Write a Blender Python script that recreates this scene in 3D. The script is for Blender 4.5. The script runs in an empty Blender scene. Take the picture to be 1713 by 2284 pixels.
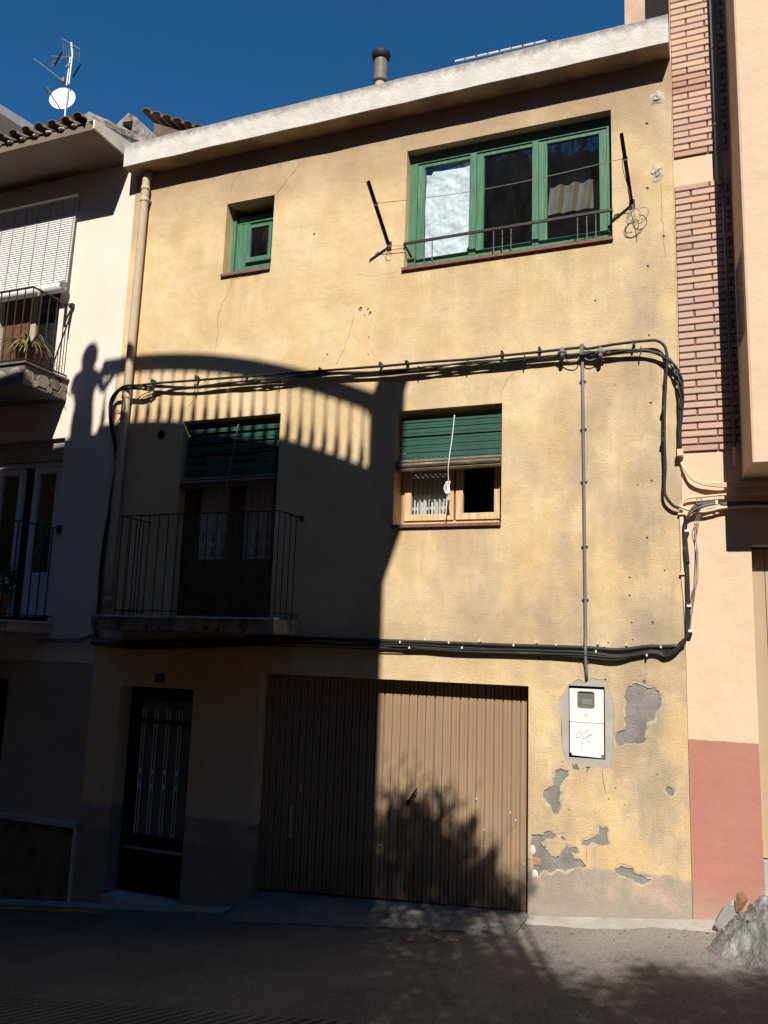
import bpy, math, random
import numpy as np
from mathutils import Vector, Matrix, noise
from mathutils.geometry import delaunay_2d_cdt
R = math.radians
random.seed(11)
sc = bpy.context.scene
col = sc.collection

# ------------------------------------------------------------------ camera
W, H, FPX = 1713., 2284., 1839.3
YAW, PIT, ROL = R(-22.0728), R(9.3719), R(1.9065)
CAM = Vector((0.29884, -8.83781, 2.44570))
_f = Vector((math.sin(YAW)*math.cos(PIT), math.cos(YAW)*math.cos(PIT), math.sin(PIT)))
_r = Vector((math.cos(YAW), -math.sin(YAW), 0)); _u = _r.cross(_f)
RT = math.cos(ROL)*_r + math.sin(ROL)*_u
UP = -math.sin(ROL)*_r + math.cos(ROL)*_u
cd = bpy.data.cameras.new('camera'); cam = bpy.data.objects.new('camera', cd); col.objects.link(cam)
m = Matrix((RT, UP, -_f)).transposed().to_4x4(); m.translation = CAM; cam.matrix_world = m
cd.sensor_fit = 'HORIZONTAL'; cd.sensor_width = 36; cd.lens = FPX*36/W
cd.clip_start = .05; cd.clip_end = 500
sc.camera = cam

# ------------------------------------------------------------------ sky, sun, exposure
SUN = Vector((-.33, 1.0, -1.0))          # direction the light travels
d = -SUN.normalized()
wd = bpy.data.worlds.new('World'); sc.world = wd; wd.use_nodes = True
nt = wd.node_tree; bg = nt.nodes['Background']
sky = nt.nodes.new('ShaderNodeTexSky'); sky.sky_type = 'NISHITA'; sky.sun_disc = False
sky.sun_elevation = math.asin(d.z); sky.sun_rotation = math.atan2(d.x, d.y)
sky.altitude = 0; sky.air_density = 1.0; sky.dust_density = 0; sky.ozone_density = 10.0
tint = nt.nodes.new('ShaderNodeMix'); tint.data_type = 'RGBA'; tint.blend_type = 'MULTIPLY'; tint.inputs[0].default_value = 1; tint.inputs[7].default_value = (.42, 1.02, 1.12, 1)
nt.links.new(sky.outputs[0], tint.inputs[6]); nt.links.new(tint.outputs[2], bg.inputs[0]); bg.inputs[1].default_value = .066
sl = bpy.data.lights.new('sun', 'SUN'); so = bpy.data.objects.new('sun', sl); col.objects.link(so)
sl.energy = 5.0; sl.angle = R(.33); sl.color = (1, .94, .84)
so.rotation_euler = SUN.to_track_quat('-Z', 'Y').to_euler(); so.location = (5, -15, 20)
sc.view_settings.view_transform = 'Standard'; sc.view_settings.look = 'None'
sc.view_settings.exposure = .39; sc.view_settings.gamma = 1
sc.cycles.max_bounces = 6; sc.cycles.transparent_max_bounces = 16

# ------------------------------------------------------------------ helpers
def F(u, v, Y=0.):
    """a point measured in the photograph, brought to its place on the vertical plane Y"""
    r = _f + RT*((u-W/2)/FPX) - UP*((v-H/2)/FPX)
    return CAM + r*((Y-CAM.y)/r.y)
def FX(u, v, Y=0.):
    p = F(u, v, Y); return (p.x, p.z)
def crop(ox, oy, k): return lambda a, b, Y=0.: F(ox+a*k, oy+b*k, Y)
c2 = crop(400, 0, .3617); c3 = crop(880, 0, .3737); c4 = crop(1400, 0, .3165); c5 = crop(0, 550, .27125)
c6 = crop(350, 600, .3617); c7 = crop(850, 650, .3014); c8 = crop(1250, 650, .2791); d1 = crop(0, 1100, .27125)
d5 = crop(1150, 1200, .3394); d6 = crop(1150, 1650, .3394); d8 = crop(1200, 1500, .1808); e1 = crop(1480, 900, .1809)
def ground_z(x, y): return 2.4*math.tanh(x/20) + .05*max(0, min(8, -y-.5))

def link(o, parent=None):
    col.objects.link(o)
    if parent is not None:
        o.parent = parent
        if parent.type == 'EMPTY': o.matrix_parent_inverse = Matrix.Translation(-parent.location)
    return o
def tag(o, label=None, cat=None, group=None, kind=None):
    if label: o['label'] = label
    if cat: o['category'] = cat
    if group: o['group'] = group
    if kind: o['kind'] = kind
    return o
def thing(name, loc, label, cat, group=None):
    o = bpy.data.objects.new(name, None); o.location = loc; o.empty_display_size = .2
    col.objects.link(o); return tag(o, label, cat, group)
class MB:
    def __init__(s): s.v = []; s.f = []; s.m = []
    def face(s, idx, mi=0): s.f.append(idx); s.m.append(mi)
    def hexa(s, p, mi=0):
        n = len(s.v); s.v += [tuple(q) for q in p]
        for q in ((0,3,2,1),(4,5,6,7),(0,1,5,4),(1,2,6,5),(2,3,7,6),(3,0,4,7)): s.face([n+i for i in q], mi)
        return s
    def box(s, x0, x1, y0, y1, z0, z1, mi=0):
        return s.hexa([(x0,y0,z0),(x1,y0,z0),(x1,y1,z0),(x0,y1,z0),(x0,y0,z1),(x1,y0,z1),(x1,y1,z1),(x0,y1,z1)], mi)
    def bar(s, a, b, w, h, up=(0,0,1), mi=0):
        a, b = Vector(a), Vector(b); t = (b-a).normalized(); u = Vector(up)
        if abs(t.dot(u)) > .95: u = Vector((0,1,0))
        x = t.cross(u).normalized()*w/2; y = x.cross(t).normalized()*h/2
        return s.hexa([a-x-y, a+x-y, b+x-y, b-x-y, a-x+y, a+x+y, b+x+y, b-x+y], mi)
    def tube(s, pts, r, n=8, caps=True, mi=0):
        pts = [Vector(p) for p in pts]; rs = r if isinstance(r, (list, tuple)) else [r]*len(pts)
        base = len(s.v); ref = None
        for i, p in enumerate(pts):
            t = (pts[min(i+1, len(pts)-1)] - pts[max(i-1, 0)]).normalized()
            if ref is None: ref = Vector((0,0,1)) if abs(t.z) < .9 else Vector((0,1,0))
            x = t.cross(ref)
            if x.length < 1e-4: x = t.orthogonal()
            x.normalize(); y = x.cross(t).normalized(); ref = y
            for k in range(n):
                a = 2*math.pi*k/n; s.v.append(tuple(p + x*math.cos(a)*rs[i] + y*math.sin(a)*rs[i]))
        for i in range(len(pts)-1):
            for k in range(n):
                a = base+i*n+k; b = base+i*n+(k+1) % n
                s.face([a, b, b+n, a+n], mi)
        if caps:
            s.face([base+k for k in range(n)][::-1], mi); s.face([base+(len(pts)-1)*n+k for k in range(n)], mi)
        return s
    def lathe(s, prof, c=(0,0,0), n=16, mi=0):
        c = Vector(c); s.tube([c+Vector((0,0,z)) for r, z in prof], [max(r, .0005) for r, z in prof], n, True, mi); return s
    def build(s, name, mats, parent=None, smooth=False):
        me = bpy.data.meshes.new(name); me.from_pydata(s.v, [], s.f)
        for mm in (mats if isinstance(mats, (list, tuple)) else [mats]): me.materials.append(mm)
        me.polygons.foreach_set('material_index', s.m)
        if smooth: me.polygons.foreach_set('use_smooth', [True]*len(s.f))
        me.update(); return link(bpy.data.objects.new(name, me), parent)
def frame(mb, x0, x1, z0, z1, w, y0, y1, wb=None, mi=0):
    wb = wb or w
    mb.box(x0, x0+w, y0, y1, z0, z1, mi); mb.box(x1-w, x1, y0, y1, z0, z1, mi)
    mb.box(x0+w, x1-w, y0, y1, z0, z0+wb, mi); mb.box(x0+w, x1-w, y0, y1, z1-w, z1, mi); return mb
def smooth_path(pts, n=6):
    pts = [Vector(p) for p in pts]; out = []
    P = [pts[0]*2-pts[1]] + pts + [pts[-1]*2-pts[-2]]
    for i in range(1, len(P)-2):
        for k in range(n):
            t = k/n; a, b, c, e = P[i-1], P[i], P[i+1], P[i+2]
            out.append(.5*((2*b) + (c-a)*t + (2*a-5*b+4*c-e)*t*t + (3*b-a-3*c+e)*t**3))
    out.append(pts[-1]); return out
def pip(p, poly):
    x, y = p; c = False; j = len(poly)-1
    for i in range(len(poly)):
        xi, yi = poly[i]; xj, yj = poly[j]
        if (yi > y) != (yj > y) and x < (xj-xi)*(y-yi)/(yj-yi)+xi: c = not c
        j = i
    return c
def ragged(poly, it=2, k=.16):
    for _ in range(it):
        q = []
        for i, a in enumerate(poly):
            b = poly[(i+1) % len(poly)]; q.append(a)
            dx, dy = b[0]-a[0], b[1]-a[1]; L = math.hypot(dx, dy)
            if L > .02:
                s = random.uniform(-k, k); q.append(((a[0]+b[0])/2-dy*s, (a[1]+b[1])/2+dx*s))
        poly = q
    return poly
def crack(pts, w, jit=.012):
    pts = [Vector(p) for p in pts]; q = [pts[0]]
    for a, b in zip(pts, pts[1:]):
        n = max(1, int((b-a).length/.045))
        for i in range(1, n+1):
            p = a.lerp(b, i/n)
            if i < n or b is not pts[-1]: p = p+Vector((random.uniform(-jit, jit), random.uniform(-jit, jit)*.5))
            q.append(p)
    L, Rr = [], []
    for i, p in enumerate(q):
        t = (q[min(i+1, len(q)-1)]-q[max(0, i-1)]).normalized(); nn = Vector((-t.y, t.x))
        ww = w*random.uniform(.5, 1.15)*(.15 if i in (0, len(q)-1) else 1)
        L.append(tuple(p+nn*ww/2)); Rr.append(tuple(p-nn*ww/2))
    return L+Rr[::-1]
def wall_sheet(mb, outer, holes, Y=0., mi=0):
    """front sheet in the plane Y facing -Y with holes [(poly, depth)] that get lips of that depth"""
    vs, es = [], []
    for poly in [outer]+[h[0] for h in holes]:
        n = len(vs); vs += [Vector(p) for p in poly]
        es += [(n+i, n+(i+1) % len(poly)) for i in range(len(poly))]
    ov, oe, of, *_ = delaunay_2d_cdt(vs, es, [], 0, 1e-5)
    n = len(mb.v); mb.v += [(p.x, Y, p.y) for p in ov]
    bb = [(min(p[0] for p in h[0]), max(p[0] for p in h[0]), min(p[1] for p in h[0]), max(p[1] for p in h[0])) for h in holes]
    for f in of:
        c = (sum(ov[i].x for i in f)/len(f), sum(ov[i].y for i in f)/len(f))
        if not pip(c, outer): continue
        if any(b[0] <= c[0] <= b[1] and b[2] <= c[1] <= b[3] and pip(c, h[0]) for h, b in zip(holes, bb)): continue
        a = sum(ov[f[i]].x*ov[f[(i+1) % len(f)]].y - ov[f[(i+1) % len(f)]].x*ov[f[i]].y for i in range(len(f)))
        mb.face([n+i for i in (f if a > 0 else f[::-1])], mi)
    for poly, dep in holes:
        ar = sum(poly[i][0]*poly[(i+1) % len(poly)][1]-poly[(i+1) % len(poly)][0]*poly[i][1] for i in range(len(poly)))
        pl = poly if ar > 0 else poly[::-1]; k = len(pl); b = len(mb.v)
        mb.v += [(p[0], Y, p[1]) for p in pl]+[(p[0], Y+dep, p[1]) for p in pl]
        for i in range(k): mb.face([b+i, b+k+i, b+k+(i+1) % k, b+(i+1) % k][::-1], mi)
    return mb
def rect(x0, x1, z0, z1): return [(x0, z0), (x1, z0), (x1, z1), (x0, z1)]
def room(mb, x0, x1, z0, z1, y0, y1):
    n = len(mb.v); mb.v += [(x0,y0,z0),(x1,y0,z0),(x1,y1,z0),(x0,y1,z0),(x0,y0,z1),(x1,y0,z1),(x1,y1,z1),(x0,y1,z1)]
    for q in ((0,1,2,3),(4,7,6,5),(1,5,6,2),(2,6,7,3),(3,7,4,0)): mb.face([n+i for i in q])

# ------------------------------------------------------------------ materials
class NT:
    def __init__(s, name):
        s.m = bpy.data.materials.new(name); s.m.use_nodes = True; s.t = s.m.node_tree
        s.b = s.t.nodes['Principled BSDF']; s.co = s.n('ShaderNodeTexCoord').outputs['Object']
    def n(s, typ, **kw):
        nd = s.t.nodes.new(typ)
        for k, v in kw.items(): setattr(nd, k, v)
        return nd
    def set(s, sock, v):
        if hasattr(v, 'is_output'): s.t.links.new(v, sock)
        elif isinstance(v, tuple) and len(v) == 3 and sock.type == 'RGBA': sock.default_value = (*v, 1)
        else: sock.default_value = v
    def noise(s, scale, detail=4, rough=.55, vec=None, stretch=None):
        nd = s.n('ShaderNodeTexNoise'); v = vec or s.co
        if stretch:
            mp = s.n('ShaderNodeMapping'); s.set(mp.inputs[0], v); mp.inputs['Scale'].default_value = stretch; v = mp.outputs[0]
        s.set(nd.inputs['Vector'], v); nd.inputs['Scale'].default_value = scale
        nd.inputs['Detail'].default_value = detail; nd.inputs['Roughness'].default_value = rough
        return nd.outputs[0]
    def ramp(s, x, lo, hi, a=0., b=1.):
        nd = s.n('ShaderNodeMapRange'); s.set(nd.inputs[0], x)
        for i, v in enumerate((lo, hi, a, b)): nd.inputs[i+1].default_value = v
        return nd.outputs[0]
    def mix(s, fac, a, b):
        nd = s.n('ShaderNodeMix', data_type='RGBA'); s.set(nd.inputs[0], fac); s.set(nd.inputs[6], a); s.set(nd.inputs[7], b); return nd.outputs[2]
    def math(s, op, a, b=0.):
        nd = s.n('ShaderNodeMath', operation=op); s.set(nd.inputs[0], a); s.set(nd.inputs[1], b); return nd.outputs[0]
    def xyz(s):
        nd = s.n('ShaderNodeSeparateXYZ'); s.set(nd.inputs[0], s.co); return nd.outputs
    def bump(s, h, strength, dist):
        nd = s.n('ShaderNodeBump'); s.set(nd.inputs['Height'], h); nd.inputs['Strength'].default_value = strength
        nd.inputs['Distance'].default_value = dist; s.set(s.b.inputs['Normal'], nd.outputs[0])
    def out(s, colr, rough=.85, spec=.25, metal=0.):
        s.set(s.b.inputs['Base Color'], colr); s.set(s.b.inputs['Roughness'], rough)
        s.b.inputs['Specular IOR Level'].default_value = spec; s.b.inputs['Metallic'].default_value = metal
        return s.m
def pm(name, c, rough=.8, var=.2, scale=6., bump=.3, bscale=60., dist=.004, spec=.25, metal=0., stain=None, sf=(.55,.75), stretch=None, sscale=3., rand=0.):
    s = NT(name); n1 = s.noise(scale, 6, .6, stretch=stretch)
    lo = tuple(x*(1-var) for x in c); hi = tuple(min(1, x*(1+var)) for x in c)
    cc = s.mix(s.ramp(n1, .3, .7), lo, hi)
    if rand:
        oi = s.n('ShaderNodeObjectInfo'); cc = s.mix(s.math('MULTIPLY', oi.outputs['Random'], rand), cc, tuple(x*.35 for x in c))
    if stain: cc = s.mix(s.ramp(s.noise(sscale, 7, .65), *sf), cc, stain)
    if bump: s.bump(s.noise(bscale, 5, .6, stretch=stretch), bump, dist)
    return s.out(cc, rough, spec, metal)

def plaster_yellow():
    s = NT('ochre_plaster'); X, Yy, Z = s.xyz()
    n1 = s.noise(.8, 7, .62)
    c = s.mix(s.ramp(n1, .36, .64), (.73, .525, .275), (.845, .665, .41))
    c = s.mix(s.ramp(s.noise(2.1, 7, .68), .48, .72, 0, .55), c, (.63, .425, .185))
    c = s.mix(s.ramp(s.noise(3.1, 7, .7, stretch=(1, 1, .8)), .55, .74, 0, .55), c, (.85, .735, .51))
    # grey rain streaks, drawn out downwards, thickest at the right-hand side
    st = s.ramp(s.noise(1.35, 7, .66, stretch=(1.15, 1, .62)), .42, .63)
    right = s.ramp(s.math('ADD', X, s.math('MULTIPLY', s.noise(.9, 4), 1.6)), -2.9, .1, 0, 1)
    low = s.ramp(Z, 2.0, 6.0, 1.15, .45)
    c = s.mix(s.math('MINIMUM', s.math('MULTIPLY', st, s.math('ADD', s.math('MULTIPLY', s.math('MULTIPLY', right, .85), low), .20)), .75), c, (.44, .345, .255))
    st2 = s.ramp(s.noise(2.3, 7, .7, stretch=(2.6, 1, .3)), .55, .72, 0, .34)
    c = s.mix(s.math('MULTIPLY', st2, s.ramp(X, -2.4, -.4, .25, 1)), c, (.34, .285, .22))
    # dirty track of a vanished pipe, with patches of grey
    trk = s.ramp(s.math('ABSOLUTE', s.math('ADD', X, s.math('ADD', .12, s.math('MULTIPLY', s.noise(1.1, 5), .5)))), .04, .30, 1, 0)
    c = s.mix(s.math('MULTIPLY', s.math('MULTIPLY', trk, s.ramp(Z, 7.4, 5.6, .15, 1)), s.ramp(s.noise(2.4, 7, .7, stretch=(1, 1, .5)), .38, .62, 0, .8)), c, (.37, .315, .245))
    # sooty bloom below the roof slab
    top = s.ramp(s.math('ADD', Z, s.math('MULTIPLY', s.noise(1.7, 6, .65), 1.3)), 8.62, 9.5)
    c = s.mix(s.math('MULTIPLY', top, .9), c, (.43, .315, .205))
    c = s.mix(s.ramp(s.noise(.6, 5, .55, stretch=(1.8, 1, .7)), .58, .76, 0, .5), c, (.88, .79, .60))
    band = s.math('MULTIPLY', s.ramp(Z, 2.3, 2.55, 0, 1), s.ramp(s.math('ADD', Z, s.math('MULTIPLY', s.noise(1.7, 6, .65), 1.1)), 3.0, 3.7, 1, 0))
    c = s.mix(s.math('MULTIPLY', band, .55), c, (.41, .325, .225))
    # rain runs under the sills and over the lintels
    run = s.ramp(s.noise(2.6, 7, .7, stretch=(3.2, 1, .35)), .40, .66)
    for a0, a1, b0, b1, k in ((-3.3, -.5, 5.9, 7.05, .42), (-3.3, -1.8, 2.9, 3.87, .5), (-5.9, -4.9, 6.3, 7.35, .4), (-3.5, -1.5, 5.2, 5.75, .5), (-4.9, -1.4, 2.1, 2.6, .45), (-6.0, -4.8, 8.35, 9.1, .4)):
        w = s.math('MULTIPLY', s.math('MULTIPLY', s.ramp(X, a0, a0+.25), s.ramp(X, a1-.25, a1, 1, 0)), s.math('MULTIPLY', s.ramp(Z, b0, b0+(b1-b0)*.75), s.ramp(Z, b1, b1+.02, 1, 0) if k != .5 or b0 < 5 else s.ramp(Z, b1-.35, b1, 1, 0)))
        c = s.mix(s.math('MULTIPLY', s.math('MULTIPLY', w, run), k), c, (.40, .32, .235))
    # pink painted plinth, worn to grey
    nz = s.noise(4, 7, .72); edge = s.math('SUBTRACT', Z, s.math('MULTIPLY', s.math('SUBTRACT', nz, .5), .22))
    grey = s.mix(s.ramp(s.noise(2.2, 8, .72), .36, .56), (.60, .43, .35), (.36, .315, .26))
    c = s.mix(s.ramp(edge, .35, .385, 1, 0), c, grey)
    c = s.mix(s.math('MULTIPLY', s.ramp(s.math('SUBTRACT', Z, s.math('MULTIPLY', s.noise(6, 6, .7), .3)), -.12, .02, 1, 0), .8), c, (.34, .30, .255))
    # grit and grime specks
    c = s.mix(s.ramp(s.noise(30, 6, .72), .55, .72, 0, .42), c, (.45, .335, .20))
    c = s.mix(s.ramp(s.noise(110, 3, .6), .58, .70, 0, .5), c, (.38, .285, .18))
    c = s.mix(s.ramp(s.noise(95, 3, .6), .62, .74, 0, .5), c, (.90, .80, .60))
    h = s.math('ADD', s.noise(135, 4, .7), s.math('MULTIPLY', s.noise(60, 4, .6), .8))
    h = s.math('ADD', h, s.math('MULTIPLY', s.noise(1.3, 3), 5.))
    s.bump(h, .9, .011); return s.out(c, .95, .10)
def fascia_mat():
    s = NT('whitewashed_concrete'); X, Yy, Z = s.xyz()
    c = s.mix(s.ramp(s.noise(5, 6, .6), .35, .65), (.56, .53, .48), (.68, .66, .61))
    g = s.ramp(s.math('ADD', Z, s.math('MULTIPLY', s.noise(7, 8, .75), .30)), 9.47, 9.58)
    c = s.mix(s.math('MULTIPLY', g, .85), c, (.20, .19, .17))
    c = s.mix(s.ramp(s.noise(1.4, 7, .7, stretch=(2, 1, .6)), .62, .75, 0, .45), c, (.45, .38, .28))
    s.bump(s.math('ADD', s.noise(45, 5, .6), s.math('MULTIPLY', s.noise(9, 4), 1.5)), .5, .012); return s.out(c, .9, .15)
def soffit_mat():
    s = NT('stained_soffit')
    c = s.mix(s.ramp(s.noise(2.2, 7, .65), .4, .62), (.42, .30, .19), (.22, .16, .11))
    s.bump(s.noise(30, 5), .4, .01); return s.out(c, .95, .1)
def asphalt():
    s = NT('worn_asphalt'); X, Yy, Z = s.xyz()
    c = s.mix(s.ramp(s.noise(.9, 7, .65), .32, .7), (.11, .10, .09), (.19, .176, .158))
    c = s.mix(s.ramp(s.noise(2.7, 7, .7), .5, .72, 0, .6), c, (.085, .08, .075))
    # sunlit ground painted lighter by wall foot and rubble, together with pale dust
    sunlit_dust = s.math('MULTIPLY', s.ramp(s.math('ADD', Yy, s.math('MULTIPLY', s.noise(1.4, 7, .7), 1.0)), -1.7, -.1), s.ramp(s.math('ADD', X, s.math('MULTIPLY', s.noise(1.1, 6, .65), 1.2)), -1.6, -.2))
    c = s.mix(s.math('MULTIPLY', sunlit_dust, .85), c, (.335, .31, .275))
    c = s.mix(s.ramp(s.noise(62, 3, .62), .53, .64, 0, .75), c, (.055, .05, .046))
    c = s.mix(s.ramp(s.noise(75, 2, .6, stretch=(1, 1.1, 1)), .58, .66, 0, .7), c, (.33, .305, .27))
    c = s.mix(s.ramp(s.noise(24, 4, .65), .60, .70, 0, .5), c, (.07, .065, .06))
    v = s.n('ShaderNodeTexVoronoi', feature='DISTANCE_TO_EDGE'); s.set(v.inputs['Vector'], s.co); v.inputs['Scale'].default_value = .4
    wv = s.n('ShaderNodeVectorMath', operation='ADD'); s.set(wv.inputs[0], s.co); nz = s.n('ShaderNodeTexNoise'); nz.inputs['Scale'].default_value = 3; nz.inputs['Detail'].default_value = 6; s.set(nz.inputs['Vector'], s.co); sc_ = s.n('ShaderNodeVectorMath', operation='SCALE'); s.set(sc_.inputs[0], nz.outputs['Color']); sc_.inputs['Scale'].default_value = .35; s.set(wv.inputs[1], sc_.outputs[0]); s.set(v.inputs['Vector'], wv.outputs[0])
    c = s.mix(s.ramp(v.outputs['Distance'], .002, .006, .22, 0), c, (.03, .028, .026))
    s.bump(s.math('ADD', s.noise(70, 4, .65), s.noise(24, 4)), .8, .016); return s.out(c, .88, .2)
def brick_mat():
    s = NT('facing_brick'); oi = s.n('ShaderNodeObjectInfo'); rnd = oi.outputs['Random']
    cr = s.n('ShaderNodeValToRGB'); s.set(cr.inputs[0], rnd); e = cr.color_ramp; e.interpolation = 'LINEAR'
    pal = [(0, (.64,.43,.32)), (.22, (.58,.385,.295)), (.42, (.55,.40,.33)), (.6, (.67,.45,.31)), (.78, (.50,.365,.31)), (.93, (.53,.32,.24)), (1, (.38,.20,.15))]
    while len(e.elements) < len(pal): e.elements.new(.5)
    for el, (p, c) in zip(e.elements, pal): el.position = p; el.color = (*c, 1)
    geo = s.n('ShaderNodeNewGeometry').outputs['Position']
    lowz = s.n('ShaderNodeSeparateXYZ'); s.set(lowz.inputs[0], geo)
    c = s.mix(s.ramp(lowz.outputs[2], 8.2, 6.2, 0, .4), cr.outputs[0], (.45, .315, .265))
    c = s.mix(s.ramp(s.noise(9, 5, .6, vec=geo), .42, .68, 0, .5), c, (.50, .37, .34))
    s.bump(s.noise(70, 5, .6, vec=geo), .35, .006); return s.out(c, .9, .15)
def painted_wood(name, c, worn, amt=.35, stretch=(14, 14, 1.2)):
    s = NT(name); g = s.noise(3, 6, .6, stretch=stretch)
    cc = s.mix(s.ramp(g, .35, .65), tuple(x*.75 for x in c), tuple(x*1.2 for x in c))
    cc = s.mix(s.ramp(s.noise(5, 8, .7, stretch=tuple(x*.35 for x in stretch)), .56, .66, 0, amt), cc, worn)
    s.bump(g, .4, .004); return s.out(cc, .6, .35)
def glass_mat(name, dirt=.06, dcol=(.25, .27, .28), gl=.0):
    s = NT(name); t = s.t; nd = s.n
    tr = nd('ShaderNodeBsdfTransparent'); tr.inputs[0].default_value = (.92, .95, .95, 1)
    g = nd('ShaderNodeBsdfGlossy'); g.inputs['Roughness'].default_value = .02
    geo = nd('ShaderNodeNewGeometry'); dt = nd('ShaderNodeVectorMath', operation='DOT_PRODUCT'); t.links.new(geo.outputs['Incoming'], dt.inputs[0]); t.links.new(geo.outputs['Normal'], dt.inputs[1])
    sch = s.math('ADD', s.math('MULTIPLY', s.math('POWER', s.math('SUBTRACT', 1., s.math('ABSOLUTE', dt.outputs['Value'])), 5.), .96), .04)
    bp = nd('ShaderNodeBump'); s.set(bp.inputs['Height'], s.noise(2.2, 2)); bp.inputs['Strength'].default_value = .25; bp.inputs['Distance'].default_value = .02
    t.links.new(bp.outputs[0], g.inputs['Normal'])
    m1 = nd('ShaderNodeMixShader'); s.set(m1.inputs[0], s.math('MINIMUM', s.math('ADD', s.math('MULTIPLY', sch, 2.2), gl), 1.)); t.links.new(tr.outputs[0], m1.inputs[1]); t.links.new(g.outputs[0], m1.inputs[2])
    df = nd('ShaderNodeBsdfDiffuse'); df.inputs[0].default_value = (*dcol, 1)
    m2 = nd('ShaderNodeMixShader'); s.set(m2.inputs[0], s.ramp(s.noise(3.5, 7, .7, stretch=(2, 1, .8)), .35, .75, dirt*.3, dirt*2)); t.links.new(m1.outputs[0], m2.inputs[1]); t.links.new(df.outputs[0], m2.inputs[2])
    t.links.new(m2.outputs[0], t.nodes['Material Output'].inputs[0]); return s.m

M = {}
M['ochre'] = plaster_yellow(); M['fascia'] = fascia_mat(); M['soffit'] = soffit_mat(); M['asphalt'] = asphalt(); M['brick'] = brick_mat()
M['render'] = pm('bare_cement_render', (.285, .265, .24), .95, .3, 12, 1., 70, .012, .1, stain=(.18, .165, .15), sf=(.46, .66), sscale=6)
M['undercoat'] = pm('crumbling_undercoat', (.50, .42, .31), .95, .25, 14, .8, 70, .008, .1, stain=(.33, .29, .24), sscale=9)
M['smooth_cement'] = pm('smooth_cement', (.40, .375, .335), .9, .12, 5, .25, 40, .004, .1)
M['dab'] = pm('old_mortar_dab', (.50, .43, .33), .95, .3, 16, .7, 50, .01, .1, stain=(.30, .26, .21), sscale=14)
M['void'] = pm('dark_room', (.035, .03, .027), .95, .3, 2, 0)
M['green'] = painted_wood('faded_green_paint', (.062, .17, .105), (.22, .29, .22), .5)
M['green_dark'] = painted_wood('dark_green_slat_paint', (.014, .07, .047), (.08, .10, .075), .5, (1.2, 10, 10))
M['roll'] = painted_wood('weathered_slat_wood', (.16, .125, .085), (.34, .27, .18), .8, (2, 10, 10))
M['wood'] = painted_wood('varnished_pine', (.64, .45, .26), (.45, .29, .15), .4)
M['wood_dark'] = painted_wood('brown_door_wood', (.13, .062, .03), (.05, .03, .02), .4)
M['tile_sill'] = pm('clay_sill_tile', (.20, .10, .075), .7, .25, 9, .2, 60)
M['glass'] = glass_mat('dusty_window_glass', .03, (.17, .19, .21), .05); M['glass_clean'] = glass_mat('door_glass', .02, gl=.12)
M['glass_bal'] = glass_mat('balcony_door_glass', .05)
M['iron'] = pm('black_iron', (.022, .018, .016), .55, .4, 20, .3, 120, .001, .4, stain=(.09, .04, .02), sf=(.56, .72), sscale=18)
M['iron_grey'] = pm('grey_iron', (.12, .11, .10), .5, .3, 20, .2, 120, .001, .4)
M['rust'] = pm('rusty_iron', (.075, .032, .018), .8, .5, 14, .4, 90, .002, .2, stain=(.02, .015, .012))
def garage_mat():
    s = NT('brown_painted_sheet'); X, Yy, Z = s.xyz()
    c = s.mix(s.ramp(s.noise(1.2, 6, .6), .35, .65), (.295, .205, .132), (.335, .237, .155))
    c = s.mix(s.ramp(s.noise(2.4, 8, .7), .55, .75, 0, .5), c, (.22, .155, .11))
    c = s.mix(s.math('MULTIPLY', s.ramp(s.math('SUBTRACT', Z, s.math('MULTIPLY', s.noise(5, 7, .7), .5)), -.45, .05, 1, 0), .6), c, (.16, .125, .10))
    c = s.mix(s.ramp(s.noise(40, 5, .7), .64, .74, 0, .5), c, (.17, .12, .09))
    s.bump(s.noise(7, 3), .25, .01); return s.out(c, .58, .3)
M['garage'] = garage_mat()
M['chip'] = pm('bare_scuffed_paint', (.62, .58, .52), .8, .2, 20, .2)
M['dark_metal'] = pm('dark_door_metal', (.03, .026, .024), .5, .3, 8, .1, 50)
M['alu'] = pm('aluminium', (.50, .50, .49), .42, .15, 12, .1, 80, .001, .5, metal=.6)
M['marble'] = pm('pale_stone_step', (.50, .48, .46), .6, .15, 6, .15, 40)
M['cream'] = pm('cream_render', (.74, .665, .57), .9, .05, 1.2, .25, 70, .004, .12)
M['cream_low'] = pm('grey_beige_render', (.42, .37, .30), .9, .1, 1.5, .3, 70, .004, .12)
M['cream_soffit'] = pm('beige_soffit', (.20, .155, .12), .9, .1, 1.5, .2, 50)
M['stone'] = pm('cladding_stone', (.40, .345, .265), .9, .25, 9, .5, 40, .01, .1, rand=.45)
M['stone_mortar'] = pm('grey_mortar', (.17, .155, .145), .95, .2, 9, .5, 60, .008, .1)
M['stone_dark'] = pm('brown_dado_stone', (.20, .14, .09), .9, .35, 5, .6, 30, .015, .1)
M['white'] = pm('white_frame', (.70, .70, .70), .45, .05, 4, .05, 30, spec=.4)
M['blind_white'] = pm('white_slat', (.70, .69, .68), .6, .05, 8, .1, 60, .001)
M['clay'] = pm('terracotta_pot', (.30, .105, .05), .8, .2, 8, .2, 60)
M['rooftile'] = pm('weathered_roof_tile', (.20, .145, .105), .9, .35, 9, .5, 40, .01, .1, stain=(.09, .08, .07), rand=.4)
M['mortar_grey'] = pm('lichen_grey_concrete', (.30, .28, .255), .95, .35, 6, .8, 24, .03, .1, stain=(.09, .085, .08), sf=(.5, .62), sscale=7)
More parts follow.
